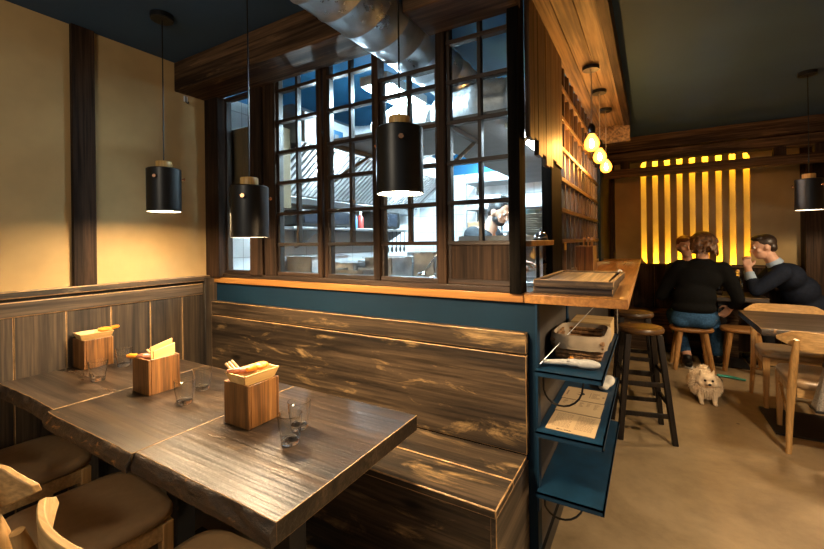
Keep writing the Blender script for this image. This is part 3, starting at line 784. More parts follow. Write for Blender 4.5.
o = m.build('cleaning_cloth', plain('white_cloth', (.62,.60,.54), .9, scale=30, bumpy=.5), None, remesh=.007, sm=3, loc=(-.195, 2.20, .5655)); tag(o, 'crumpled white cloth deep on the middle blue shelf', 'cloth')

# ------------------------------------------------------------------ things on the bar counter
TRAYW = wood('serving_tray_wood', (.035,.02,.011), (.13,.08,.04), 'X', .4, (.4,.26,.12), .58)
def wtray(z, label, dx, dy, rz, y0=1.615, y1=2.13):
    x0, x1 = -.395, -.112
    t = thing('wooden_tray', label, 'tray', ((x0+x1)/2+dx, (y0+y1)/2+dy, z), rz, 'stacked wooden trays on the counter corner')
    w, d = (x1-x0)/2, (y1-y0)/2
    MB().box(-w, w, -d, d, 0, .010).build('tray_board', TRAYW, t)
    m = MB().box(-w, w, -d, -d+.014, 0, .028).box(-w, w, d-.014, d, 0, .028).box(-w, -w+.014, -d+.014, d-.014, 0, .028).box(w-.014, w, -d+.014, d-.014, 0, .028)
    m.build('rim', [TRAYW, PALE], t, bevel=.002, edge=True); return t
wtray(1.0885, 'lower dark wooden tray of the two at the counter corner', -.008, .004, math.radians(.5), 1.63, 2.06)
wtray(1.1170, 'upper dark wooden tray holding a wood board at the counter corner', .004, -.002, math.radians(-1.2))
t = thing('serving_board', 'streaky wooden board lying in the upper tray', 'board', (-.25, 1.87, 1.1275))
MB().box(-.115, .115, -.235, .235, 0, .012).build('board_planks', wood('streaky_board', (.12,.08,.045), (.38,.25,.12), 'Y', .45, (.5,.36,.2), .6), t, bevel=.002)
MB().box(-.018, .018, -.225, -.215, .0121, .0126).build('edge_inlay', PALE, t)
t = thing('cutlery_caddy', 'tall wooden caddy standing on the counter beside the lattice', 'caddy', (-.375, 2.98, 1.0885))
m = MB(); w, d, h, k = .055, .10, .165, .010
m.box(-w,w,-d,-d+k,0,h).box(-w,w,d-k,d,0,h).box(-w,-w+k,-d+k,d-k,0,h).box(w-k,w,-d+k,d-k,0,h).box(-w+k,w-k,-d+k,d-k,0,.01)
m.build('caddy_body', [BOXW, PALE], t, bevel=.002, edge=True)
MB().box(-.0045,.0045,-d+k,d-k,.01,.15).build('divider', BOXW, t)
for i, (x, y) in enumerate(((-.394,2.93),(-.372,2.96),(-.352,3.02),(-.345,2.92))):
    m = MB(); m.tube([(0,0,0), (.012,.006,.185)], [.004,.006], 8); m.ell((.015,.007,.195), (.012,.007,.016), 12, 8)
    tag(m.build('wooden_spoon', STOOLW, None, smooth=60, loc=(x, y, 1.10)), 'wooden spoon standing in the tall caddy on the counter', 'spoon', 'wooden spoons in the caddy')
t = thing('table_number', 'small white number nine figure standing on the counter edge', 'sign', (-.142, 2.47, 1.0885), math.radians(25))
MB().box(-.016, .016, -.006, .006, 0, .006).build('foot', BLACK, t)
cu = bpy.data.curves.new('numeral', 'FONT'); cu.body = '9'; cu.size = .055; cu.align_x = 'CENTER'; cu.extrude = .004
letters('numeral', cu, WHITE, t, (0,0,.005), (PI/2,0,0))
t = thing('yellow_tag', 'small yellow tag stuck on the lattice above the counter', 'tag', (-.4182, 2.44, 1.26))
MB().box(0, .003, -.028, .028, -.022, .022).build('tag_face', plain('yellow_card', (.55,.33,.03), .6), t)
MB().box(.0028, .0036, -.02, .02, .013, .016).build('tag_line', BLACK, t)

# pass shelf with the call bell
st(MB().box(-.80, -.412, 1.655, 2.10, 1.272, 1.296).build('trim_pass_shelf', HONEY_X, bevel=.003))
st(MB().box(-.442, -.436, 1.652, 2.102, 1.09, 1.272).build('window_7', GLASS))
st(MB().box(-.446, -.432, 1.87, 1.882, 1.09, 1.272).build('trim_glass_joint', BLACKM))
t = thing('call_bell', 'chrome call bell on the pass shelf of the kitchen corner', 'bell', (-.452, 1.99, 1.2965))
MB().lathe([(0,0), (.034,0), (.034,.006), (.030,.010), (0,.010)], seg=28).build('bell_base', BLACK, t)
MB().lathe([(.031,.012), (.030,.022), (.022,.034), (.009,.040), (0,.041)], seg=28).build('dome', CHROME, t, smooth=70)
MB().lathe([(0,.040), (.004,.040), (.004,.049), (.006,.050), (.005,.054), (0,.055)], seg=14).build('button', CHROME, t)
PLATE = plain('stoneware_plate', (.50,.47,.38), .35, var=.1)
for i in range(9):
    m = MB(); m.lathe([(0,0), (.03,0), (.052,.010), (.058,.016), (.056,.018), (.048,.012), (.028,.004), (0,.004)], seg=32)
    tag(m.build('plate', PLATE, None, smooth=60, loc=(-.56+random.uniform(-.002,.002), 2.32, 1.325+i*.0125)), 'cream plate in the stack beside the call bell', 'plate', 'plates stacked at the pass')
st(MB().box(-.95, -.47, 2.15, 2.60, 1.29, 1.324).build('trim_pass_worktop', STEELD))
BOWL = plain('grey_green_bowl', (.16,.25,.27), .35, var=.12)
def bowl(x, y, z, lab, s=1.0, mat=BOWL):
    m = MB(); m.lathe([(0,0), (.03*s,0), (.055*s,.022*s), (.066*s,.05*s), (.063*s,.051*s), (.05*s,.024*s), (.028*s,.006*s), (0,.006*s)], seg=28)
    tag(m.build('bowl', mat, None, smooth=60, loc=(x, y, z)), lab, 'bowl', 'grey-green bowls stacked in the kitchen')
t = thing('pass_shelf_board', 'steel shelf behind the pass carrying grey-green bowls', 'shelf', (-.80, 3.2, 1.355))
MB().box(-.20, .27, -.14, .16, 0, .018).build('shelf_board', STEELD, t, bevel=.002)
for x in (-.18, .25): MB().box(x-.012, x+.012, -.012, .012, -1.355, 0).build('leg', STEELD, t)
for i in range(4): bowl(-.80, 3.2, 1.374+i*.034, 'grey-green bowl in the left stack seen through the pass opening', 1.15)
for i in range(4): bowl(-.645, 3.22, 1.374+i*.034, 'grey-green bowl in the right stack seen through the pass opening', 1.15)

# ------------------------------------------------------------------ kitchen
# canopy shelf on wooden brackets with foil ducts
t = thing('canopy_shelf', 'grey board shelf over the kitchen windows carried by wooden brackets', 'shelf', (-1.0, 1.9, 1.83))
m = MB(); m.box(-.48, .54, -.24, .32, 0, .02).box(-.02, .54, .32, 1.9, 0, .02)
m.build('board', GREYP, t)
for x in (-.46, .22, .50):
    m = MB(); m.box(x-.012, x+.012, -.235, .12, -.024, 0); m.tube([(x, -.23, -.20), (x, .10, -.015)], .013, 4)
    m.build('bracket', FRAME_Y, t, bevel=.002)
def flex(pts, r, label):
    m = MB(); P = [Vector(p) for p in pts]; Q = []; rs = []
    for a, b in zip(P, P[1:]):
        n = max(2, int((b-a).length/.012))
        for i in range(n): Q.append(a.lerp(b, i/n)); 
    for i, q in enumerate(Q): rs.append(r*(1+.05*(i % 2)+.07*mnoise.noise(q*9)))
    m.tube(Q, rs, 20)
    tag(m.build('foil_duct', FOIL, None, smooth=70), label, 'duct', 'crumpled foil ducts in the kitchen')
flex([(-1.89,2.42,2.06),(-1.60,2.46,2.05),(-1.44,2.55,2.0)], .10, 'crumpled foil duct behind the middle pendant of the glazing')
flex([(-.98,2.07,1.98),(-.72,1.98,1.99),(-.52,2.0,1.98)], .12, 'crumpled foil duct on the grey board near the corner post')
flex([(-1.05,2.3,1.96),(-.85,2.5,2.0),(-.6,2.7,2.02)], .095, 'crumpled foil duct farther back on the grey board')
flex([(-1.42,2.08,1.97),(-1.22,2.03,2.0),(-1.06,2.06,1.96)], .10, 'crumpled foil duct lying on the grey board behind the big lamp')
flex([(-1.83,3.15,2.12),(-1.62,3.2,2.2),(-1.45,3.3,2.18)], .12, 'crumpled foil duct above the cooker hood')
# fluorescent lamps
for (x, y, hl, z, lab) in ((-1.26, 1.98, .22, 2.19, 'white fluorescent fitting hung nearest the kitchen glazing'), (-1.22, 2.78, .25, 2.19, 'white fluorescent fitting hung in the middle of the kitchen'), (-1.28, 3.65, .42, CEIL-.012, 'white fluorescent fitting on the ceiling at the back of the kitchen')):
    t = thing('fluorescent_fitting', lab, 'lamp', (x, y, z))
    MB().box(-.09, .09, -hl, hl, -.05, 0).build('housing', WHITE, t, bevel=.004)
    MB().box(-.075, .075, -hl+.02, hl-.02, -.062, -.048).build('tube_cover', TUBE, t, bevel=.004)
    if z < 2.3:
        for yy in (-.15, .15): MB().tube([(0,yy,-.01), (0,yy,CEIL-.012-z)], .004, 8).build('hanger_rod', STEEL, t)
t = thing('under_shelf_fill', 'unseen added fill light under the grey board over the pass', 'lamp', (-.53, 2.22, 1.829))  # added fill that brightens the pass and plates, hidden from the camera
MB().box(-.03, .03, -.42, .42, -.022, 0).build('housing', WHITE, t, bevel=.003)
MB().box(-.025, .025, -.40, .40, -.028, -.021).build('tube_cover', SHELF_FILL, t)
# hood along the left wall
t = thing('cooker_hood', 'long stainless cooker hood on the kitchen wall with slanted filters', 'hood', (-2.43, 1.895, 1.65))
m = MB(); m.prism([(0,.30), (.53,.30), (.53,.49), (.42,.56), (0,.56)], 'y', 0, 2.1); m.build('hood_body', STEELD, t, bevel=.004)
MB().prism([(0,-.06), (.14,-.06), (.16,-.01), (0,.02)], 'y', 0, 2.1).build('grease_trough', STEEL, t, bevel=.003)
MB().box(.528, .536, .0, 2.1, .295, .49).build('front_panel', WHITE, t)
MB().prism([(0,0), (.14,0), (.53,.30), (0,.30)], 'y', 2.09, 2.10).build('end_cheek', STEELD, t)
MB().hexa([(.12,.0,.02),(.50,.0,.315),(.50,2.08,.315),(.12,2.08,.02)], [(.12,.0,.03),(.50,.0,.325),(.50,2.08,.325),(.12,2.08,.03)]).build('filter_backing', BLACKM, t)
m = MB()
for i in range(42):
    y = .005+i*.0495
    m.hexa([(.12,y,.006),(.50,y,.301),(.50,y+.026,.301),(.12,y+.026,.006)], [(.12,y,.020),(.50,y,.315),(.50,y+.026,.315),(.12,y+.026,.020)])
m.build('baffle_filter', plain('brushed_filter_steel', (.62,.64,.66), .4, .25), t, smooth=0)
for y in (.355, 1.5): MB().lathe([(0,.15),(.028,.15),(.028,.18),(0,.18)], c=(.38,y,0), seg=18).build('hood_fill', HOOD_FILL, t)  # fill lights added under the hood, out of sight, to brighten the left wall
MB().box(.536, .546, .10, .36, .34, .43).build('control_panel', BLUEK, t)
m = MB(); m.box(.546, .548, .14, .17, .37, .40).box(.546, .548, .19, .23, .37, .40).box(.546,.548,.27,.31,.37,.40); m.build('control_display', GREYP, t)
# brown wall cabinet near the glass
t = thing('wall_cabinet', 'brown kitchen cabinet hung high on the wall behind the end window', 'cabinet', (-2.225, 1.79, 1.52))
MB().box(-.205, .205, -.09, .10, 0, .52).build('cabinet_body', plain('olive_brown_laminate', (.14,.10,.05), .5), t, bevel=.003)
MB().box(-.202, -.002, -.105, -.09, .005, .515).build('door', plain('cabinet_door_laminate', (.13,.095,.05), .5), t, bevel=.002)
MB().box(.002, .202, -.105, -.09, .005, .515).build('door', bpy.data.materials['cabinet_door_laminate'], t, bevel=.002)
# wall shelf with appliances
t = thing('wall_shelf', 'steel shelf on the tiled kitchen wall under the hood', 'shelf', (-2.43, 2.9, 1.395))
MB().box(0, .26, -.85, .72, 0, .02).build('shelf_board', STEEL, t, bevel=.002)
for y in (-.6, .6): MB().prism([(0,0), (.24,0), (.24,-.02), (.02,-.14), (0,-.14)], 'y', y, y+.012).build('bracket', STEELD, t)
for (y0, y1, h, lab) in ((2.15,2.42,.13,'black toaster-like appliance on the wall shelf, nearest the glass'), (2.46,2.74,.14,'black appliance with dark window second along the wall shelf'), (3.12,3.50,.17,'black microwave-like appliance at the far end of the wall shelf')):
    t = thing('kitchen_appliance', lab, 'appliance', (-2.29, (y0+y1)/2, 1.4155))
    d = (y1-y0)/2
    MB().box(-.10, .10, -d, d, .008, h).build('casing', BLACK, t, bevel=.012)
    MB().box(.10, .104, -d+.02, d-.06, .03, h-.02).build('window', plain('smoked_glass', (.02,.025,.035), .1), t, bevel=.001)
    for yy in (-d+.03, d-.03): MB().tube([(.05,yy,0),(.05,yy,.01)], .012, 10).build('foot', BLACK, t)
for (y, c, lab) in ((2.83,(.15,.45,.75),'blue plastic bottle on the steel wall shelf'), (2.92,(.5,.06,.05),'red-capped bottle on the steel wall shelf')):
    t = thing('squeeze_bottle', lab, 'bottle', (-2.25, y, 1.4155))
    MB().lathe([(0,0),(.026,0),(.028,.01),(.028,.10),(.012,.125),(0,.125)], seg=18).build('body', plain('plastic_'+lab.split()[0].replace('-','_'), c, .35), t)
    MB().lathe([(0,.123),(.013,.123),(.012,.15),(.005,.165),(0,.165)], seg=14).build('cap', WHITE, t)
# worktops
WT = 1.04
t = thing('steel_worktop', 'stainless kitchen worktop under the glazing facing the dining room', 'worktop', (-1.5, 2.0, 0))
MB().box(-.92, .70, -.33, .30, WT-.03, WT).build('top', STEEL, t, bevel=.004)
for x in (-.86, .64):
    for y in (-.26, .25): MB().box(x-.02, x+.02, y-.02, y+.02, 0, WT-.03).build('leg', STEELD, t)
MB().box(-.88, .66, -.28, .26, .25, .27).build('undershelf', STEELD, t)
t = thing('cooking_range', 'stainless cooking range standing along the tiled wall under the hood', 'range', (-2.08, 3.25, 0))
MB().box(-.35, .33, -.9, .9, .05, .90).build('range_body', STEELD, t, bevel=.006)
for x in (-.3, .28):
    for y in (-.82, .82): MB().tube([(x,y,0),(x,y,.055)], .02, 10).build('foot', BLACK, t)
m = MB()
for y in (-.65,-.2,.25,.68):
    for k in range(5): m.box(-.26+k*.12, -.245+k*.12, y-.17, y+.17, .90, .925)
    m.box(-.27, .26, y-.17, y-.155, .90, .925).box(-.27, .26, y+.155, y+.17, .90, .925)
m.build('pan_support', BLACKM, t)
for k in range(6): MB().tube([(.33,-.75+k*.3,.80), (.36,-.75+k*.3,.80)], .022, 14).build('knob', BLACK, t)
t = thing('back_counter', 'stainless counter along the back wall of the kitchen', 'counter', (-1.1, 4.05, 0))
MB().box(-.55, .60, -.19, .29, .86, .90).build('top', STEEL, t, bevel=.004)
MB().box(-.53, .58, -.16, .29, 0, .86).build('cupboard', STEELD, t, bevel=.004)
t = thing('storage_rack', 'steel storage rack against the back wall of the kitchen', 'rack', (-1.35, 4.15, 0))
for z in (1.25, 1.62): MB().box(-.35, .76, -.14, .19, z, z+.022).build('shelf_board', STEELD, t, bevel=.002)
for x in (-.34, .75):
    for y in (-.13, .18): MB().box(x-.012, x+.012, y-.012, y+.012, .90, 2.0).build('upright', STEELD, t)
MB().box(-.35, .76, -.16, .19, 1.90, 1.92).build('shelf_board', STEEL, t, bevel=.002)
for (x, w, d, h, z, c, lab, cat) in ((-1.595,.075,.10,.22,1.272,(.36,.22,.12),'brown carton on the lower board of the storage rack','carton'), (-1.50,.05,.05,.17,1.272,(.75,.76,.75),'white tub beside the brown carton on the rack','tub'),
        (-1.37,.045,.045,.20,1.272,(.50,.55,.58),'grey jar on the lower rack board beside the white tub','jar'), (-1.26,.045,.05,.19,1.272,(.62,.65,.66),'pale jar at the right of the grey jar on the rack','jar'),
        (-1.13,.04,.05,.14,1.272,(.70,.70,.68),'short pale tub behind the chef on the rack','tub'), (-.86,.05,.05,.16,1.272,(.62,.12,.10),'red tin behind the chef on the rack','tin'),
        (-1.45,.14,.10,.12,1.642,(.70,.72,.72),'white crate on the upper board of the rack','crate'), (-1.06,.18,.11,.10,1.642,(.55,.58,.60),'grey crate on the upper board of the rack','crate'),
        (-.745,.08,.10,.14,1.642,(.68,.70,.70),'white crate at the right end of the upper rack board','crate')):
    t = thing(cat, lab, cat, (x, 4.12, z+.0005))
    mm = plain(lab[:20].replace(' ', '_'), c, .5)
    MB().hexa([(-w*.9,-d*.9,0),(w*.9,-d*.9,0),(w*.9,d*.9,0),(-w*.9,d*.9,0)], [(-w,-d,h*.9),(w,-d,h*.9),(w,d,h*.9),(-w,d,h*.9)]).build('body', mm, t, bevel=.006)
    MB().box(-w*1.03, w*1.03, -d*1.03, d*1.03, h*.9, h).build('lid', mm, t, bevel=.004)
# film-wrapped stack on top of the rack
m = MB(); 
for i in range(9): m.ell((random.uniform(-.3,.3), random.uniform(-.05,.05), .05+random.uniform(0,.05)), (random.uniform(.08,.15), .10, random.uniform(.04,.07)), 12, 8)
tag(m.build('film_bundle', FOIL, None, remesh=.015, sm=2, loc=(-.85, 4.16, 1.912)), 'silvery film bundle lying on top of the storage rack', 'bundle')
# pots, pans and tools on the worktop
def pot(x, y, r, h, label, rz, z=1.0405, lab='pot'):
    t = thing('saucepan', label, 'pot', (x, y, z), rz, 'steel saucepans on the kitchen worktop')
    MB().lathe([(0,0),(r-.004,0),(r,.005),(r,h),(r-.003,h),(r-.003,.006),(0,.005)], seg=30).build('pan_body', STEEL, t, smooth=40)
    MB().tube([(r,0,h*.8),(r+.05,0,h*.85),(r+.17,0,h*1.05)], [.007,.008,.010], 10).build('handle', CHROME, t)
pot(-.99, 2.05, .060, .075, 'steel saucepan with handle standing nearest the glass', math.radians(20))
pot(-1.08, 1.93, .042, .060, 'small steel saucepan left of the bigger one', math.radians(75))
pot(-1.02, 2.22, .07, .05, 'wide low steel pan behind the other saucepans', math.radians(160))
m = MB(); m.tube([(0,0,0),(.10,.05,.16)], [.005,.006], 10); m.ell((-.005,-.002,0), (.028,.028,.018), 16, 10)
tag(m.build('ladle', CHROME, None, smooth=60, loc=(-1.10, 1.99, 1.11)), 'steel ladle leaning in the small saucepan', 'ladle')
for (x, y, w, d, h, lab) in ((-2.18,1.98,.10,.16,.14,'steel food pan at the wall end of the worktop'), (-1.93,2.04,.11,.18,.17,'deep steel food pan under the end of the second window'), (-1.66,2.10,.09,.14,.13,'steel food pan in line under the third window'), (-1.44,2.16,.10,.12,.16,'deep steel food pan toward the saucepans'), (-1.18,2.22,.07,.07,.19,'tall narrow steel food pan next to the saucepans')):
    t = thing('food_pan', lab, 'pan', (x, y, 1.0405), 0, 'steel food pans on the kitchen worktop'); k = .004
    m = MB(); m.box(-w,w,-d,-d+k,0,h).box(-w,w,d-k,d,0,h).box(-w,-w+k,-d,d,0,h).box(w-k,w,-d,d,0,h).box(-w,w,-d,d,0,k); m.build('pan_body', PANM, t)
    m = MB(); m.box(-w-.012,w+.012,-d-.012,-d+k,h-.003,h).box(-w-.012,w+.012,d-k,d+.012,h-.003,h).box(-w-.012,-w+k,-d,d,h-.003,h).box(w-k,w+.012,-d,d,h-.003,h); m.build('rim', PANM, t)
for i in range(4):
    t = thing('oven_tray', 'steel oven tray in the stack on the kitchen worktop', 'tray', (-1.50+.008*(i % 2), 1.90, 1.0405+i*.026), .06*(-1)**i, 'oven trays stacked on the worktop')
    m = MB(); m.box(-.12,.12,-.09,.09,0,.004).box(-.12,.12,-.095,-.09,0,.022).box(-.12,.12,.09,.095,0,.022).box(-.125,-.12,-.095,.095,0,.022).box(.12,.125,-.095,.095,0,.022); m.build('tray_body', STEEL if i % 2 else STEELD, t)
t = thing('kitchen_scale', 'white kitchen scale with dark sloping display on the worktop', 'scale', (-1.74, 1.88, 1.0405))
MB().hexa([(-.09,-.07,0),(.09,-.07,0),(.09,.09,0),(-.09,.09,0)], [(-.09,-.05,.04),(.09,-.05,.04),(.09,.09,.085),(-.09,.09,.085)]).build('scale_body', WHITE, t, bevel=.004)
MB().hexa([(-.07,-.045,.043),(.04,-.045,.043),(.04,.06,.077),(-.07,.06,.077)], [(-.07,-.046,.046),(.04,-.046,.046),(.04,.059,.080),(-.07,.059,.080)]).build('display', BLACKM, t)
t = thing('utensil_crock', 'steel canister for kitchen tools at the wall end of the worktop', 'canister', (-2.08, 1.80, 1.0405))
MB().lathe([(0,0),(.05,0),(.052,.005),(.052,.13),(.049,.13),(.049,.006),(0,.005)], seg=26).build('canister_body', STEEL, t, smooth=40)
for i in range(4):
    a = i*1.7; m = MB(); m.tube([(.012*math.cos(a),.012*math.sin(a),.01),(.055*math.cos(a),.055*math.sin(a),.23)], .004, 8); m.ell((.058*math.cos(a),.058*math.sin(a),.245), (.014,.014,.022), 12, 8)
    tag(m.build('kitchen_spoon', CHROME, None, smooth=60, loc=(-2.08,1.80,1.046)), 'long steel spoon standing in the tool canister', 'spoon', 'tools in the canister')
for (x, y, r, h, lab) in ((-2.0,3.15,.12,.22,'tall steel stockpot on the range nearest the glass'), (-1.98,3.55,.14,.26,'big steel stockpot at the far end of the range')):
    t = thing('stockpot', lab, 'pot', (x, y, .9265), 0, 'stockpots on the range')
    MB().lathe([(0,0),(r-.004,0),(r,.005),(r,h),(r+.004,h+.003),(r-.003,h),(r-.003,.006),(0,.005)], seg=32).build('pot_body', STEEL, t, smooth=40)
    for s_ in (-1, 1): MB().tube([(s_*r,-.04,h*.8),(s_*(r+.035),-.03,h*.8),(s_*(r+.035),.03,h*.8),(s_*r,.04,h*.8)], .006, 8).build('handle', CHROME, t)
for i, (x, y, lab) in enumerate(((-1.30,1.86,'black-handled tongs lying on the worktop before the saucepans'), (-1.55,1.80,'black-handled tongs lying on the worktop under the second window'))):
    m = MB(); m.tube([(-.12,-.01,.012),(.12,.02,.016)], .006, 8); m.tube([(-.12,-.005,.014),(.12,-.03,.016)], .006, 8)
    tag(m.build('tongs', BLACKM if i else CHROME, None, loc=(x, y, 1.0405), rz=.4*i), lab, 'tongs')
t = thing('contact_grill', 'dark kitchen grill with open pans on the range', 'grill', (-2.0, 2.75, .927))
MB().box(-.22,.22,-.2,.2,0,.10).build('grill_body', STEELD, t, bevel=.01); MB().box(-.19,.19,-.17,.17,.10,.115).build('hot_plate', BLACKM, t, bevel=.003)
MB().tube([(.2,-.12,.13),(.30,-.12,.15),(.30,.12,.15),(.2,.12,.13)], .009, 8).build('handle', BLACK, t)
for i in range(5):
    t = thing('hanging_utensil', 'dark kitchen tool hanging below the wall shelf', 'utensil', (-2.17, 3.24+i*.075, 1.385), 0, 'tools hung under the wall shelf')
    MB().tube([(0,0,.012),(.004,0,0),(0,0,-.14)], .004, 8).build('handle', BLACKM, t)
    MB().ell((0,0,-.165), (.006,.020,.032), 12, 8).build('blade', BLACKM, t)
t = thing('paper_roll', 'white paper towel roll fixed to the tiled wall', 'roll', (-1.78, 4.29, 1.33))
MB().lathe([(.02,-.12),(.055,-.12),(.055,.12),(.02,.12),(.02,-.12)], seg=24).build('paper', WHITE, t); MB().tube([(0,0,-.15),(0,0,.15)], .018, 12).build('core', STEELD, t)

# ------------------------------------------------------------------ people
SKIN = plain('skin', (.52,.29,.19), .5, var=.08, scale=20)
SKIN2 = plain('skin_pale', (.58,.34,.24), .5, var=.08, scale=20)
KNIT = plain('dark_knit', (.0055,.006,.0065), .9, var=.3, scale=90, bumpy=.3, spec=.08)
DENIM = plain('blue_denim', (.03,.085,.19), .8, var=.35, scale=60, bumpy=.2, spec=.08)
NAVY = plain('navy_jacket', (.010,.014,.026), .75, var=.25, scale=60, spec=.08)
SHIRT = plain('pale_blue_shirt', (.30,.41,.56), .7, var=.06)
TEE = plain('charcoal_tshirt', (.022,.026,.030), .8, var=.2, spec=.08)
HAIRB = plain('brown_hair', (.13,.062,.026), .5, var=.75, scale=45, bumpy=.4)
HAIRD = plain('dark_brown_hair', (.022,.012,.008), .45, var=.4, scale=60)
HAIRR = plain('auburn_hair', (.16,.05,.018), .45, var=.4, scale=60)
HAIRK = plain('black_hair', (.010,.009,.009), .45, var=.4, scale=60)
EYEW = plain('eye_white', (.75,.72,.68), .2); EYEB = plain('eye_dark', (.03,.02,.015), .15)
TROUS = plain('dark_trousers', (.015,.016,.02), .85, spec=.08)
def frame_of(face, up=(0,0,1)):
    f = Vector(face).normalized(); r = f.cross(Vector(up)).normalized(); u = r.cross(f).normalized()
    return lambda x, y, z: r*x + f*y + u*z, Matrix((r, f, u)).transposed()
def head(m, c, face):
    """head shape with jaw, nose, ears, brow; x right, y forward, z up"""
    F, M3 = frame_of(face); c = Vector(c); q = M3.to_quaternion()
    m.ell(c+F(0,-.012,.025), (.076,.096,.092), 20, 14, q)
    m.ell(c+F(0,.030,-.045), (.056,.060,.070), 18, 12, q)
    m.ell(c+F(0,.055,-.088), (.026,.026,.022), 14, 10, q)
    m.cap(c+F(0,.082,.018), c+F(0,.106,-.022), .009, .013, 10)
    m.ell(c+F(0,.080,.034), (.045,.014,.012), 14, 8, q)
    m.ell(c+F(0,.082,-.055), (.024,.012,.009), 12, 8, q)
    for s in (-1, 1):
        m.ell(c+F(s*.078,-.010,-.005), (.011,.020,.032), 12, 8, q); m.ell(c+F(s*.045,.058,-.020), (.022,.020,.022), 12, 8, q)
def eyes(parent, c, face):
    F, M3 = frame_of(face); c = Vector(c)
    for s in (-1, 1):
        MB().ell(c+F(s*.031,.076,.014), .0115, 12, 8).build('eye', EYEW, parent)
        MB().ell(c+F(s*.031,.0835,.014), .0058, 10, 6).build('iris', EYEB, parent)
def hand(m, wrist, dirv, palmn, curl=.5, size=1.0, left=False):
    """palm, four unequal bent fingers, thumb off the palm's side"""
    d = Vector(dirv).normalized(); n = Vector(palmn).normalized(); n = (n-d*n.dot(d)).normalized(); sd = d.cross(n)*(-1 if left else 1)
    w = Vector(wrist); L = size
    for k in range(4):
        off = sd*(-.028+.0187*k)*L
        m.cap(w+off*.6, w+d*.085*L+off, .0125*L, .0105*L, 8)
        p = w+d*.085*L+off; ln = (.030,.034,.033,.026)[k]*L; a = 0; dd = d
        for j in range(3):
            a += curl*(.55+.25*j); dd = (d*math.cos(a)+n*math.sin(a)).normalized(); q = p+dd*ln*(1,.75,.6)[j]
            m.cap(p, q, .0095*L*(1-.1*j), .0088*L*(1-.1*j), 8); p = q
    b = w+d*.025*L-sd*.026*L; t1 = b+(d*.6-sd*.75+n*.35).normalized()*.040*L; t2 = t1+(d*.85-sd*.1+n*.5).normalized()*.034*L
    m.cap(b, t1, .0135*L, .011*L, 8); m.cap(t1, t2, .011*L, .009*L, 8)
def person(label, loc=(0,0,0)):
    return thing('person', label, 'person', loc)

# seated person seen from behind
t = person('person in dark sweater and jeans on a stool, back to the room')
hc, fc = (.458, 4.99, 1.225), (-.10, 1, -.22)
m = MB(); head(m, hc, fc)
m.chain([(.445,4.95,1.06), (.452,4.965,1.15)], [.060,.052])
m.chain([(.36,4.87,.55), (.38,4.89,.75), (.41,4.925,.90), (.44,4.95,1.0)], [.10,.09,.09,.055])
m.chain([(.26,4.92,1.0), (.10,4.98,.70), (.20,5.19,.745)], [.05,.038,.026]); hand(m, (.20,5.19,.745), (.5,1,-.05), (0,0,-1), .35)
m.chain([(.60,4.93,.985), (.735,4.98,.69), (.69,5.10,.60)], [.05,.038,.028]); hand(m, (.69,5.10,.60), (-.3,.6,-.6), (-.6,0,-.5), .4, 1, True)
for (hx, kx, ky, ax, ay, fx, fy) in ((.27,.21,5.26,.315,5.0,.32,4.93), (.47,.56,5.28,.58,5.15,.60,5.22)):
    m.chain([(hx,4.87,.50), (kx,ky,.46), (ax,ay,.10)], [.075,.058,.042]); m.cap((ax,ay,.05), (fx,fy+.14,.04), .035, .03)
m.build('body', SKIN, t, remesh=.008, sm=3)
eyes(t, hc, fc)
m = MB()   # sweater
m.ell((.365,4.862,.61), (.198,.142,.075)); m.ell((.375,4.875,.72), (.185,.135,.16)); m.ell((.405,4.91,.89), (.205,.135,.14)); m.ell((.425,4.93,.99), (.21,.11,.085))
m.ell((.44,4.95,1.055), (.10,.08,.05))
m.chain([(.265,4.92,1.00), (.175,4.945,.87), (.095,4.985,.70), (.15,5.09,.725), (.19,5.17,.742)], [.083,.068,.054,.047,.038])
m.chain([(.60,4.93,.985), (.675,4.955,.85), (.735,4.98,.70), (.71,5.05,.64), (.695,5.085,.615)], [.083,.070,.056,.047,.038])
o = m.build('sweater', KNIT, t, remesh=.011, sm=16)
m = MB()   # jeans
m.ell((.360,4.87,.515), (.192,.148,.105)); m.ell((.265,4.86,.475), (.10,.135,.07)); m.ell((.445,4.865,.475), (.10,.135,.07))
m.chain([(.27,4.92,.487), (.21,5.26,.47), (.30,5.03,.15)], [.088,.068,.052]); m.chain([(.47,4.93,.487), (.56,5.28,.47), (.58,5.15,.12)], [.088,.068,.052])
m.build('jeans', DENIM, t, remesh=.010, sm=4)
for (a, b) in (((.315,4.985,.045), (.322,4.885,.036)), ((.585,5.15,.045), (.60,5.30,.036))):
    m = MB(); m.cap(a, b, .045, .036); m.ell((a[0],a[1],.08), (.042,.05,.04)); m.build('shoe', BLACK, t, remesh=.008, sm=3)
    m = MB(); m.cap((a[0],a[1],.0), (b[0],b[1],.0), .047, .040)
    for v in m.bm.verts: v.co.z = .002+max(0, v.co.z)*.35
    m.build('shoe_sole', WHITE, t)
F, M3 = frame_of(fc); c = Vector(hc); q = M3.to_quaternion(); m = MB()   # bobbed hair
m.ell(c+F(0,-.02,.040), (.108,.120,.094), 20, 14, q); m.ell(c+F(0,-.05,-.025), (.114,.082,.060), 18, 12, q)
for s in (-1, 1): m.ell(c+F(s*.075,-.01,-.025), (.036,.072,.070), 14, 10, q)
for k in range(44):
    a = random.uniform(0, PI); z = random.uniform(-.08,.07)
    p = c+F(.106*math.cos(a), -.025-.115*math.sin(a)*(1-abs(z)*2), z); m.cap(p, p+F(.006*math.cos(a)+random.uniform(-.008,.008),-.006,-.035), .014, .008, 8)
m.build('hair', HAIRB, t, remesh=.0075, sm=1)

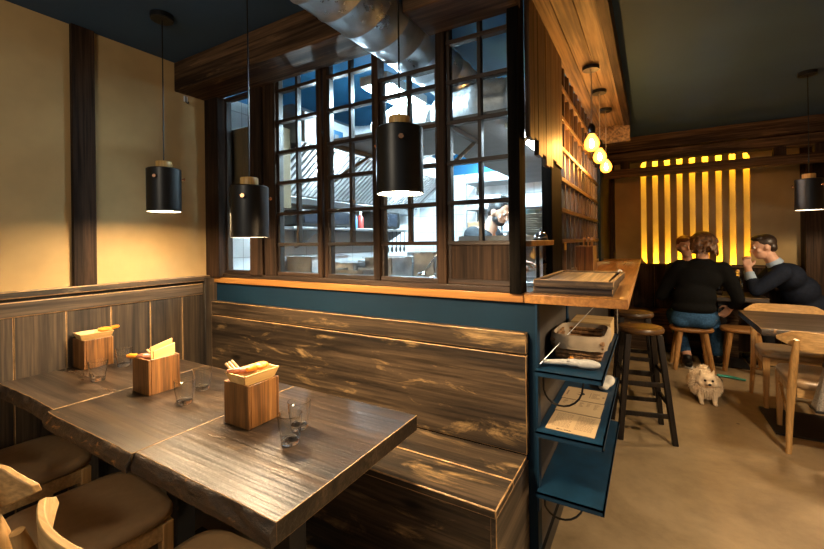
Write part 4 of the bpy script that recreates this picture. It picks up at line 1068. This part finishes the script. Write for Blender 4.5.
# person half hidden behind
t = person('person with auburn hair half hidden behind the one in the dark sweater')
hc, fc = (.345, 5.50, 1.20), (.25, -1, -.1)
m = MB(); head(m, hc, fc); m.chain([(.37,5.55,1.0), (.355,5.53,1.12)], [.055,.048])
m.chain([(.40,5.60,.55), (.40,5.60,.75), (.39,5.58,.92)], [.12,.115,.11])
m.chain([(.22,5.56,.95), (.17,5.42,.76), (.30,5.30,.745)], [.045,.036,.026]); hand(m, (.30,5.30,.745), (1,-.2,0), (0,0,-1), .4, .95)
m.chain([(.55,5.56,.95), (.60,5.42,.76), (.48,5.28,.745)], [.045,.036,.026]); hand(m, (.48,5.28,.745), (-1,-.2,0), (0,0,-1), .4, .95, True)
for s in (-1, 1): m.chain([(.40+s*.09,5.58,.52), (.40+s*.10,5.22,.47), (.40+s*.10,5.25,.08)], [.07,.055,.04]); m.cap((.40+s*.10,5.25,.045), (.40+s*.10,5.12,.035), .035, .03)
m.build('body', SKIN2, t, remesh=.009, sm=3); eyes(t, hc, fc)
m = MB(); m.ell((.40,5.60,.62), (.16,.13,.16)); m.ell((.395,5.585,.85), (.18,.115,.17)); m.chain([(.22,5.56,.95), (.17,5.42,.77), (.26,5.33,.75)], [.07,.055,.042]); m.chain([(.55,5.56,.95), (.60,5.42,.77), (.52,5.31,.75)], [.07,.055,.042])
m.build('jumper', TROUS, t, remesh=.012, sm=4)
m = MB(); m.ell((.40,5.60,.50), (.17,.14,.07))
for s in (-1, 1): m.chain([(.40+s*.09,5.58,.50), (.40+s*.10,5.22,.475), (.40+s*.10,5.25,.10)], [.08,.064,.05])
m.build('trousers', TROUS, t, remesh=.012, sm=3)
F, M3 = frame_of(fc); c = Vector(hc); q = M3.to_quaternion(); m = MB()
m.ell(c+F(0,-.03,.045), (.086,.092,.082), 18, 12, q); m.ell(c+F(0,-.055,-.01), (.080,.06,.07), 16, 10, q); m.ell(c+F(.03,.05,.085), (.05,.05,.028), 12, 8, q)
m.build('hair', HAIRR, t, remesh=.009, sm=1)

# man in profile at the end of the back table
t = person('person in navy jacket seen in profile, hands clasped at the mouth')
hc, fc = (.975, 5.28, 1.195), (-1, -.12, -.25)
m = MB(); head(m, hc, fc); m.chain([(1.075,5.30,1.02), (1.02,5.29,1.12)], [.062,.055])
m.chain([(1.36,5.46,.58), (1.28,5.42,.74), (1.18,5.36,.88), (1.11,5.32,.97)], [.10,.09,.09,.06])
m.chain([(1.07,5.15,.95), (.885,5.11,.765), (.845,5.20,.985)], [.05,.04,.029])
m.chain([(1.09,5.50,.95), (.93,5.46,.765), (.855,5.29,.985)], [.05,.04,.029])
hand(m, (.845,5.20,.985), (-.1,.3,1), (.1,1,0), .75, 1.0); hand(m, (.855,5.28,.985), (-.15,-.3,1), (.1,-1,0), .75, 1.0, True)
for s in (-1, 1): m.chain([(1.36,5.46+s*.09,.53), (.99,5.42+s*.11,.50), (1.02,5.42+s*.11,.08)], [.08,.06,.042]); m.cap((1.02,5.42+s*.11,.045), (.88,5.42+s*.11,.035), .036, .03)
m.build('body', SKIN2, t, remesh=.008, sm=3); eyes(t, hc, fc)
m = MB(); m.ell((1.365,5.46,.60), (.155,.19,.15)); m.ell((1.28,5.42,.76), (.155,.19,.16)); m.ell((1.17,5.355,.90), (.145,.20,.14)); m.ell((1.12,5.33,.965), (.10,.19,.075)); m.ell((1.10,5.31,1.0), (.088,.11,.05))
m.chain([(1.09,5.16,.95), (.99,5.12,.86), (.89,5.11,.775), (.868,5.16,.87)], [.082,.070,.060,.047])
m.chain([(1.11,5.50,.95), (1.02,5.48,.86), (.93,5.46,.775), (.89,5.38,.87)], [.082,.070,.060,.047])
m.build('jacket', NAVY, t, remesh=.011, sm=16)
m = MB(); m.lathe([(.066,-.03),(.072,-.02),(.064,.020),(.060,.020),(.060,-.03)], seg=24)
o = m.build('collar', SHIRT, t, smooth=60); o.location = (1.062,5.30,1.045); o.rotation_euler = (0, math.radians(-32), 0)
for (a, b) in (((.868,5.16,.87),(.852,5.19,.945)), ((.885,5.37,.87),(.865,5.32,.945))): MB().tube([a,b], [.043,.038], 16).build('cuff', SHIRT, t)
m = MB(); m.ell((1.37,5.46,.53), (.15,.17,.075))
for s in (-1, 1): m.chain([(1.36,5.46+s*.09,.52), (.99,5.42+s*.11,.50), (1.02,5.42+s*.11,.10)], [.09,.07,.052])
m.build('trousers', TROUS, t, remesh=.012, sm=3)
for s in (-1, 1): MB().cap((1.03,5.42+s*.11,.045), (.87,5.42+s*.11,.036), .044, .035).build('shoe', BLACK, t)
F, M3 = frame_of(fc); c = Vector(hc); q = M3.to_quaternion(); m = MB()
m.ell(c+F(0,-.028,.045), (.083,.096,.082), 18, 12, q); m.ell(c+F(0,-.062,-.008), (.074,.050,.062), 16, 10, q); m.ell(c+F(0,.016,.098), (.066,.060,.030), 14, 8, q)
m.build('hair', HAIRD, t, remesh=.008, sm=1)

# chef
t = person('chef in charcoal t-shirt bending over the pass inside the kitchen', (-.045, -.06, -.03))
hc, fc = (-1.13, 3.62, 1.575), (.90, -.25, -.45)
m = MB(); head(m, hc, fc); m.chain([(-1.23,3.64,1.42), (-1.18,3.635,1.52)], [.065,.06])
m.chain([(-1.48,3.68,.95), (-1.42,3.67,1.15), (-1.30,3.65,1.32)], [.14,.14,.14])
m.chain([(-1.32,3.46,1.36), (-1.20,3.36,1.15), (-.96,3.42,1.13)], [.058,.046,.032]); hand(m, (-.96,3.42,1.13), (1,.1,-.15), (0,.3,-1), .5)
m.chain([(-1.26,3.85,1.36), (-1.12,3.84,1.16), (-.94,3.72,1.13)], [.058,.046,.032]); hand(m, (-.94,3.72,1.13), (1,-.2,-.15), (0,-.3,-1), .5, 1, True)
for s in (-1, 1): m.chain([(-1.50,3.68+s*.10,.90), (-1.48,3.68+s*.11,.48), (-1.50,3.68+s*.11,.08)], [.09,.065,.045]); m.cap((-1.50,3.68+s*.11,.045), (-1.36,3.68+s*.11,.035), .038, .032)
m.build('body', SKIN, t, remesh=.009, sm=3); eyes(t, hc, fc)
m = MB(); m.ell((-1.47,3.68,1.0), (.165,.20,.16)); m.ell((-1.40,3.67,1.20), (.155,.20,.17)); m.ell((-1.30,3.655,1.34), (.13,.215,.11)); m.chain([(-1.32,3.47,1.37), (-1.25,3.40,1.25)], [.088,.075]); m.chain([(-1.26,3.84,1.37), (-1.18,3.89,1.25)], [.088,.075])
m.build('tshirt', TEE, t, remesh=.012, sm=4)
m = MB(); m.ell((-1.49,3.68,.90), (.16,.19,.10))
for s in (-1, 1): m.chain([(-1.50,3.68+s*.10,.88), (-1.48,3.68+s*.11,.48), (-1.50,3.68+s*.11,.10)], [.10,.078,.06])
m.build('trousers', TROUS, t, remesh=.013, sm=3)
for s in (-1, 1): MB().cap((-1.50,3.68+s*.11,.045), (-1.35,3.68+s*.11,.036), .045, .037).build('shoe', BLACK, t)
F, M3 = frame_of(fc); c = Vector(hc); q = M3.to_quaternion(); m = MB()
m.ell(c+F(0,-.025,.042), (.082,.096,.084), 18, 12, q); m.ell(c+F(0,-.06,-.01), (.074,.05,.06), 16, 10, q); m.build('hair', HAIRK, t, remesh=.009, sm=1)
m = MB(); m.ell(c+F(0,.045,-.075), (.052,.045,.034), 14, 10, q)
for s in (-1, 1): m.ell(c+F(s*.056,.02,-.055), (.014,.035,.03), 12, 8, q)
m.build('beard', HAIRK, t, remesh=.008, sm=1)

# ------------------------------------------------------------------ back table, bench and bottle
t = thing('dining_table', 'dark rough-edged table at the back between the seated people', 'table', (.64, 5.27, 0))
slab(MB(), -.36, .33, -.25, .28, .668, .712, 9.9).build('tabletop', [TABLE, PALE], t, bevel=.0016, edge=True, smooth=30)
live_edge(-.358, .328, -.25, 9.9, .042).build('live_edge', BARK, t, smooth=60)
MB().box(-.035, .035, -.035, .035, .012, .66).build('column', BLACKM, t); MB().box(-.2, .2, -.2, .2, 0, .012).build('base_plate', BLACKM, t); MB().box(-.16,.16,-.16,.16,.655,.668).build('mounting_plate', BLACKM, t)
t = thing('wall_bench', 'dark plank bench under the glowing slots of the back wall', 'bench', (.9, 5.62, 0))
MB().box(-1.28, -.10, -.20, .20, .41, .445).build('seat_plank', [TIMB_X, PALE], t, bevel=.004); MB().box(-1.28, -.10, -.17, -.14, 0, .41).build('front_panel', TIMB_X, t)
t = thing('water_bottle', 'clear swing-top water bottle on the back table', 'bottle', (.742, 5.06, .7125))
MB().lathe([(0,0),(.042,0),(.044,.006),(.044,.13),(.040,.15),(.018,.185),(.015,.19),(.015,.235),(.018,.238),(.018,.246),(.012,.246),(.012,.19),(.038,.145),(.040,.012),(0,.010)], seg=30).build('bottle_body', TUMB, t, smooth=50)
MB().lathe([(0,.247),(.013,.247),(.015,.255),(.010,.265),(0,.268)], seg=16).build('stopper', CREAM, t)
tumbler(.60, 5.12, 'clear tumbler on the back table by the dark-sweatered person').location.z = .7125
tumbler(.52, 5.25, 'clear tumbler in the middle of the back table').location.z = .7125

# ------------------------------------------------------------------ dog with leash
FUR = plain('cream_fur', (.74,.60,.42), .9, var=.12, scale=30)
t = thing('dog', 'fluffy cream pomeranian standing on the floor before the stools', 'dog', (.365, 3.99, 0), math.radians(6))
m = MB()
m.ell((.0,.06,.125), (.085,.13,.078)); m.ell((.0,-.035,.130), (.092,.085,.088)); m.ell((0,.16,.13), (.07,.06,.07))
H = Vector((.0,-.095,.185))
m.ell(H, (.062,.056,.055)); m.ell(H+Vector((0,-.050,-.016)), (.022,.028,.019)); m.ell(H+Vector((0,-.03,.02)), (.038,.03,.026))
for s in (-1, 1):
    m.ell(H+Vector((s*.040,-.018,-.02)), (.030,.030,.030)); m.cap(H+Vector((s*.036,.004,.040)), H+Vector((s*.043,.0,.075)), .017, .007)
    m.chain([(s*.048,-.075,.11), (s*.046,-.105,.055), (s*.044,-.115,.016)], [.030,.019,.015]); m.ell((s*.044,-.130,.012), (.017,.024,.012))
    m.chain([(s*.055,.14,.11), (s*.062,.11,.075), (s*.060,.165,.045), (s*.058,.155,.014)], [.045,.030,.017,.014]); m.ell((s*.058,.138,.011), (.016,.024,.011))
m.chain([(0,.19,.14), (.015,.215,.175), (.03,.18,.20), (.03,.13,.195)], [.028,.032,.032,.020])
body = m.build('body', FUR, t, remesh=.006, sm=2)
r = random.Random(3); m = MB()
def tuft(p, nrm, ln, rad):
    nrm = Vector(nrm).normalized(); q = Vector(p)+nrm*ln*.6+Vector((0,0,-.1*ln)); e = Vector(p)+nrm*ln+Vector((0,0,-.3*ln))
    m.tube([Vector(p)-nrm*.01, q, e], [rad, rad*.7, .0006], 5)
for (c, rx, n, ln) in (((0,.06,.125),(.085,.13,.078),1400,.028), ((0,-.035,.130),(.092,.085,.088),1400,.032), ((.03,.17,.19),(.035,.05,.03),130,.032), ((0,.16,.125),(.07,.06,.07),140,.034), (tuple(H),(.064,.050,.055),220,.014)):
    for i in range(n):
        v = Vector((r.gauss(0,1), r.gauss(0,1), r.gauss(0,1))).normalized()
        p = Vector((c[0]+v.x*rx[0], c[1]+v.y*rx[1], c[2]+v.z*rx[2]))
        if p.z < .05 or (p-(H+Vector((0,-.06,-.005)))).length < .074: continue
        tuft(p, (v.x, v.y, v.z-.2), ln*r.uniform(.55,.9), .0052)
f = m.build('fur', FUR, t, smooth=60); f['kind'] = 'stuff'
for s in (-1, 1): MB().ell(H+Vector((s*.024,-.053,.010)), .0095, 12, 8).build('eye', EYEB, t)
MB().ell(H+Vector((0,-.079,-.012)), (.012,.009,.009), 12, 8).build('nose', BLACK, t)
t = thing('dog_leash', 'dark dog leash with teal handle lying on the floor', 'leash', (.62, 4.68, 0))
MB().tube([(-.09,.02,.012), (-.03,.03,.010), (.03,.01,.010), (.11,-.02,.010)], [.010,.012,.012,.009], 10, flat=2.0).build('handle', plain('teal_webbing', (.03,.28,.22), .6), t)
MB().tube([(-.08,.02,.008), (-.07,-.12,.006), (-.10,-.30,.03), (-.17,-.52,.11), (-.20,-.62,.135)], .004, 6).build('lead', BLACK, t)

# ------------------------------------------------------------------ even ambient fill through the open rear, aisle lamps, and an added dining fill
W = bpy.data.worlds.new('ambient_fill'); SC.world = W; W.use_nodes = True
W.node_tree.nodes['Background'].inputs[0].default_value = (.74,.74,.74,1); W.node_tree.nodes['Background'].inputs[1].default_value = .42
def lamp(name, kind, loc, e, col, **k):
    d = bpy.data.lights.new(name, kind); d.energy = e; d.color = col
    for a, v in k.items(): setattr(d, a, v)
    o = bpy.data.objects.new(name, d); COL.objects.link(o); o.location = loc; return o
WCOL = (1.0,.74,.46)
lamp('aisle_spot', 'SPOT', (1.05,1.85,1.47), 115, WCOL, spot_size=math.radians(165), spot_blend=.15, shadow_soft_size=.06)
lamp('aisle_spot', 'SPOT', (1.62,4.45,1.47), 48, WCOL, spot_size=math.radians(170), spot_blend=.15, shadow_soft_size=.06)
lamp('dining_fill', 'POINT', (-.85,-.75,1.95), 36, (1.0,.84,.62), shadow_soft_size=.12)  # unshaded fill added to lift the upper wall, ceiling, beam and duct
SC.view_settings.view_transform = 'Standard'; SC.view_settings.look = 'None'; SC.view_settings.exposure = 0; SC.view_settings.gamma = 1
SC.view_settings.use_curve_mapping = False
SC.cycles.caustics_reflective = False; SC.cycles.caustics_refractive = True; SC.cycles.blur_glossy = .5
SC.cycles.max_bounces = 8; SC.cycles.diffuse_bounces = 4; SC.cycles.glossy_bounces = 4; SC.cycles.transparent_max_bounces = 24
SC.cycles.sample_clamp_indirect = 4
SC.cycles.use_denoising = True
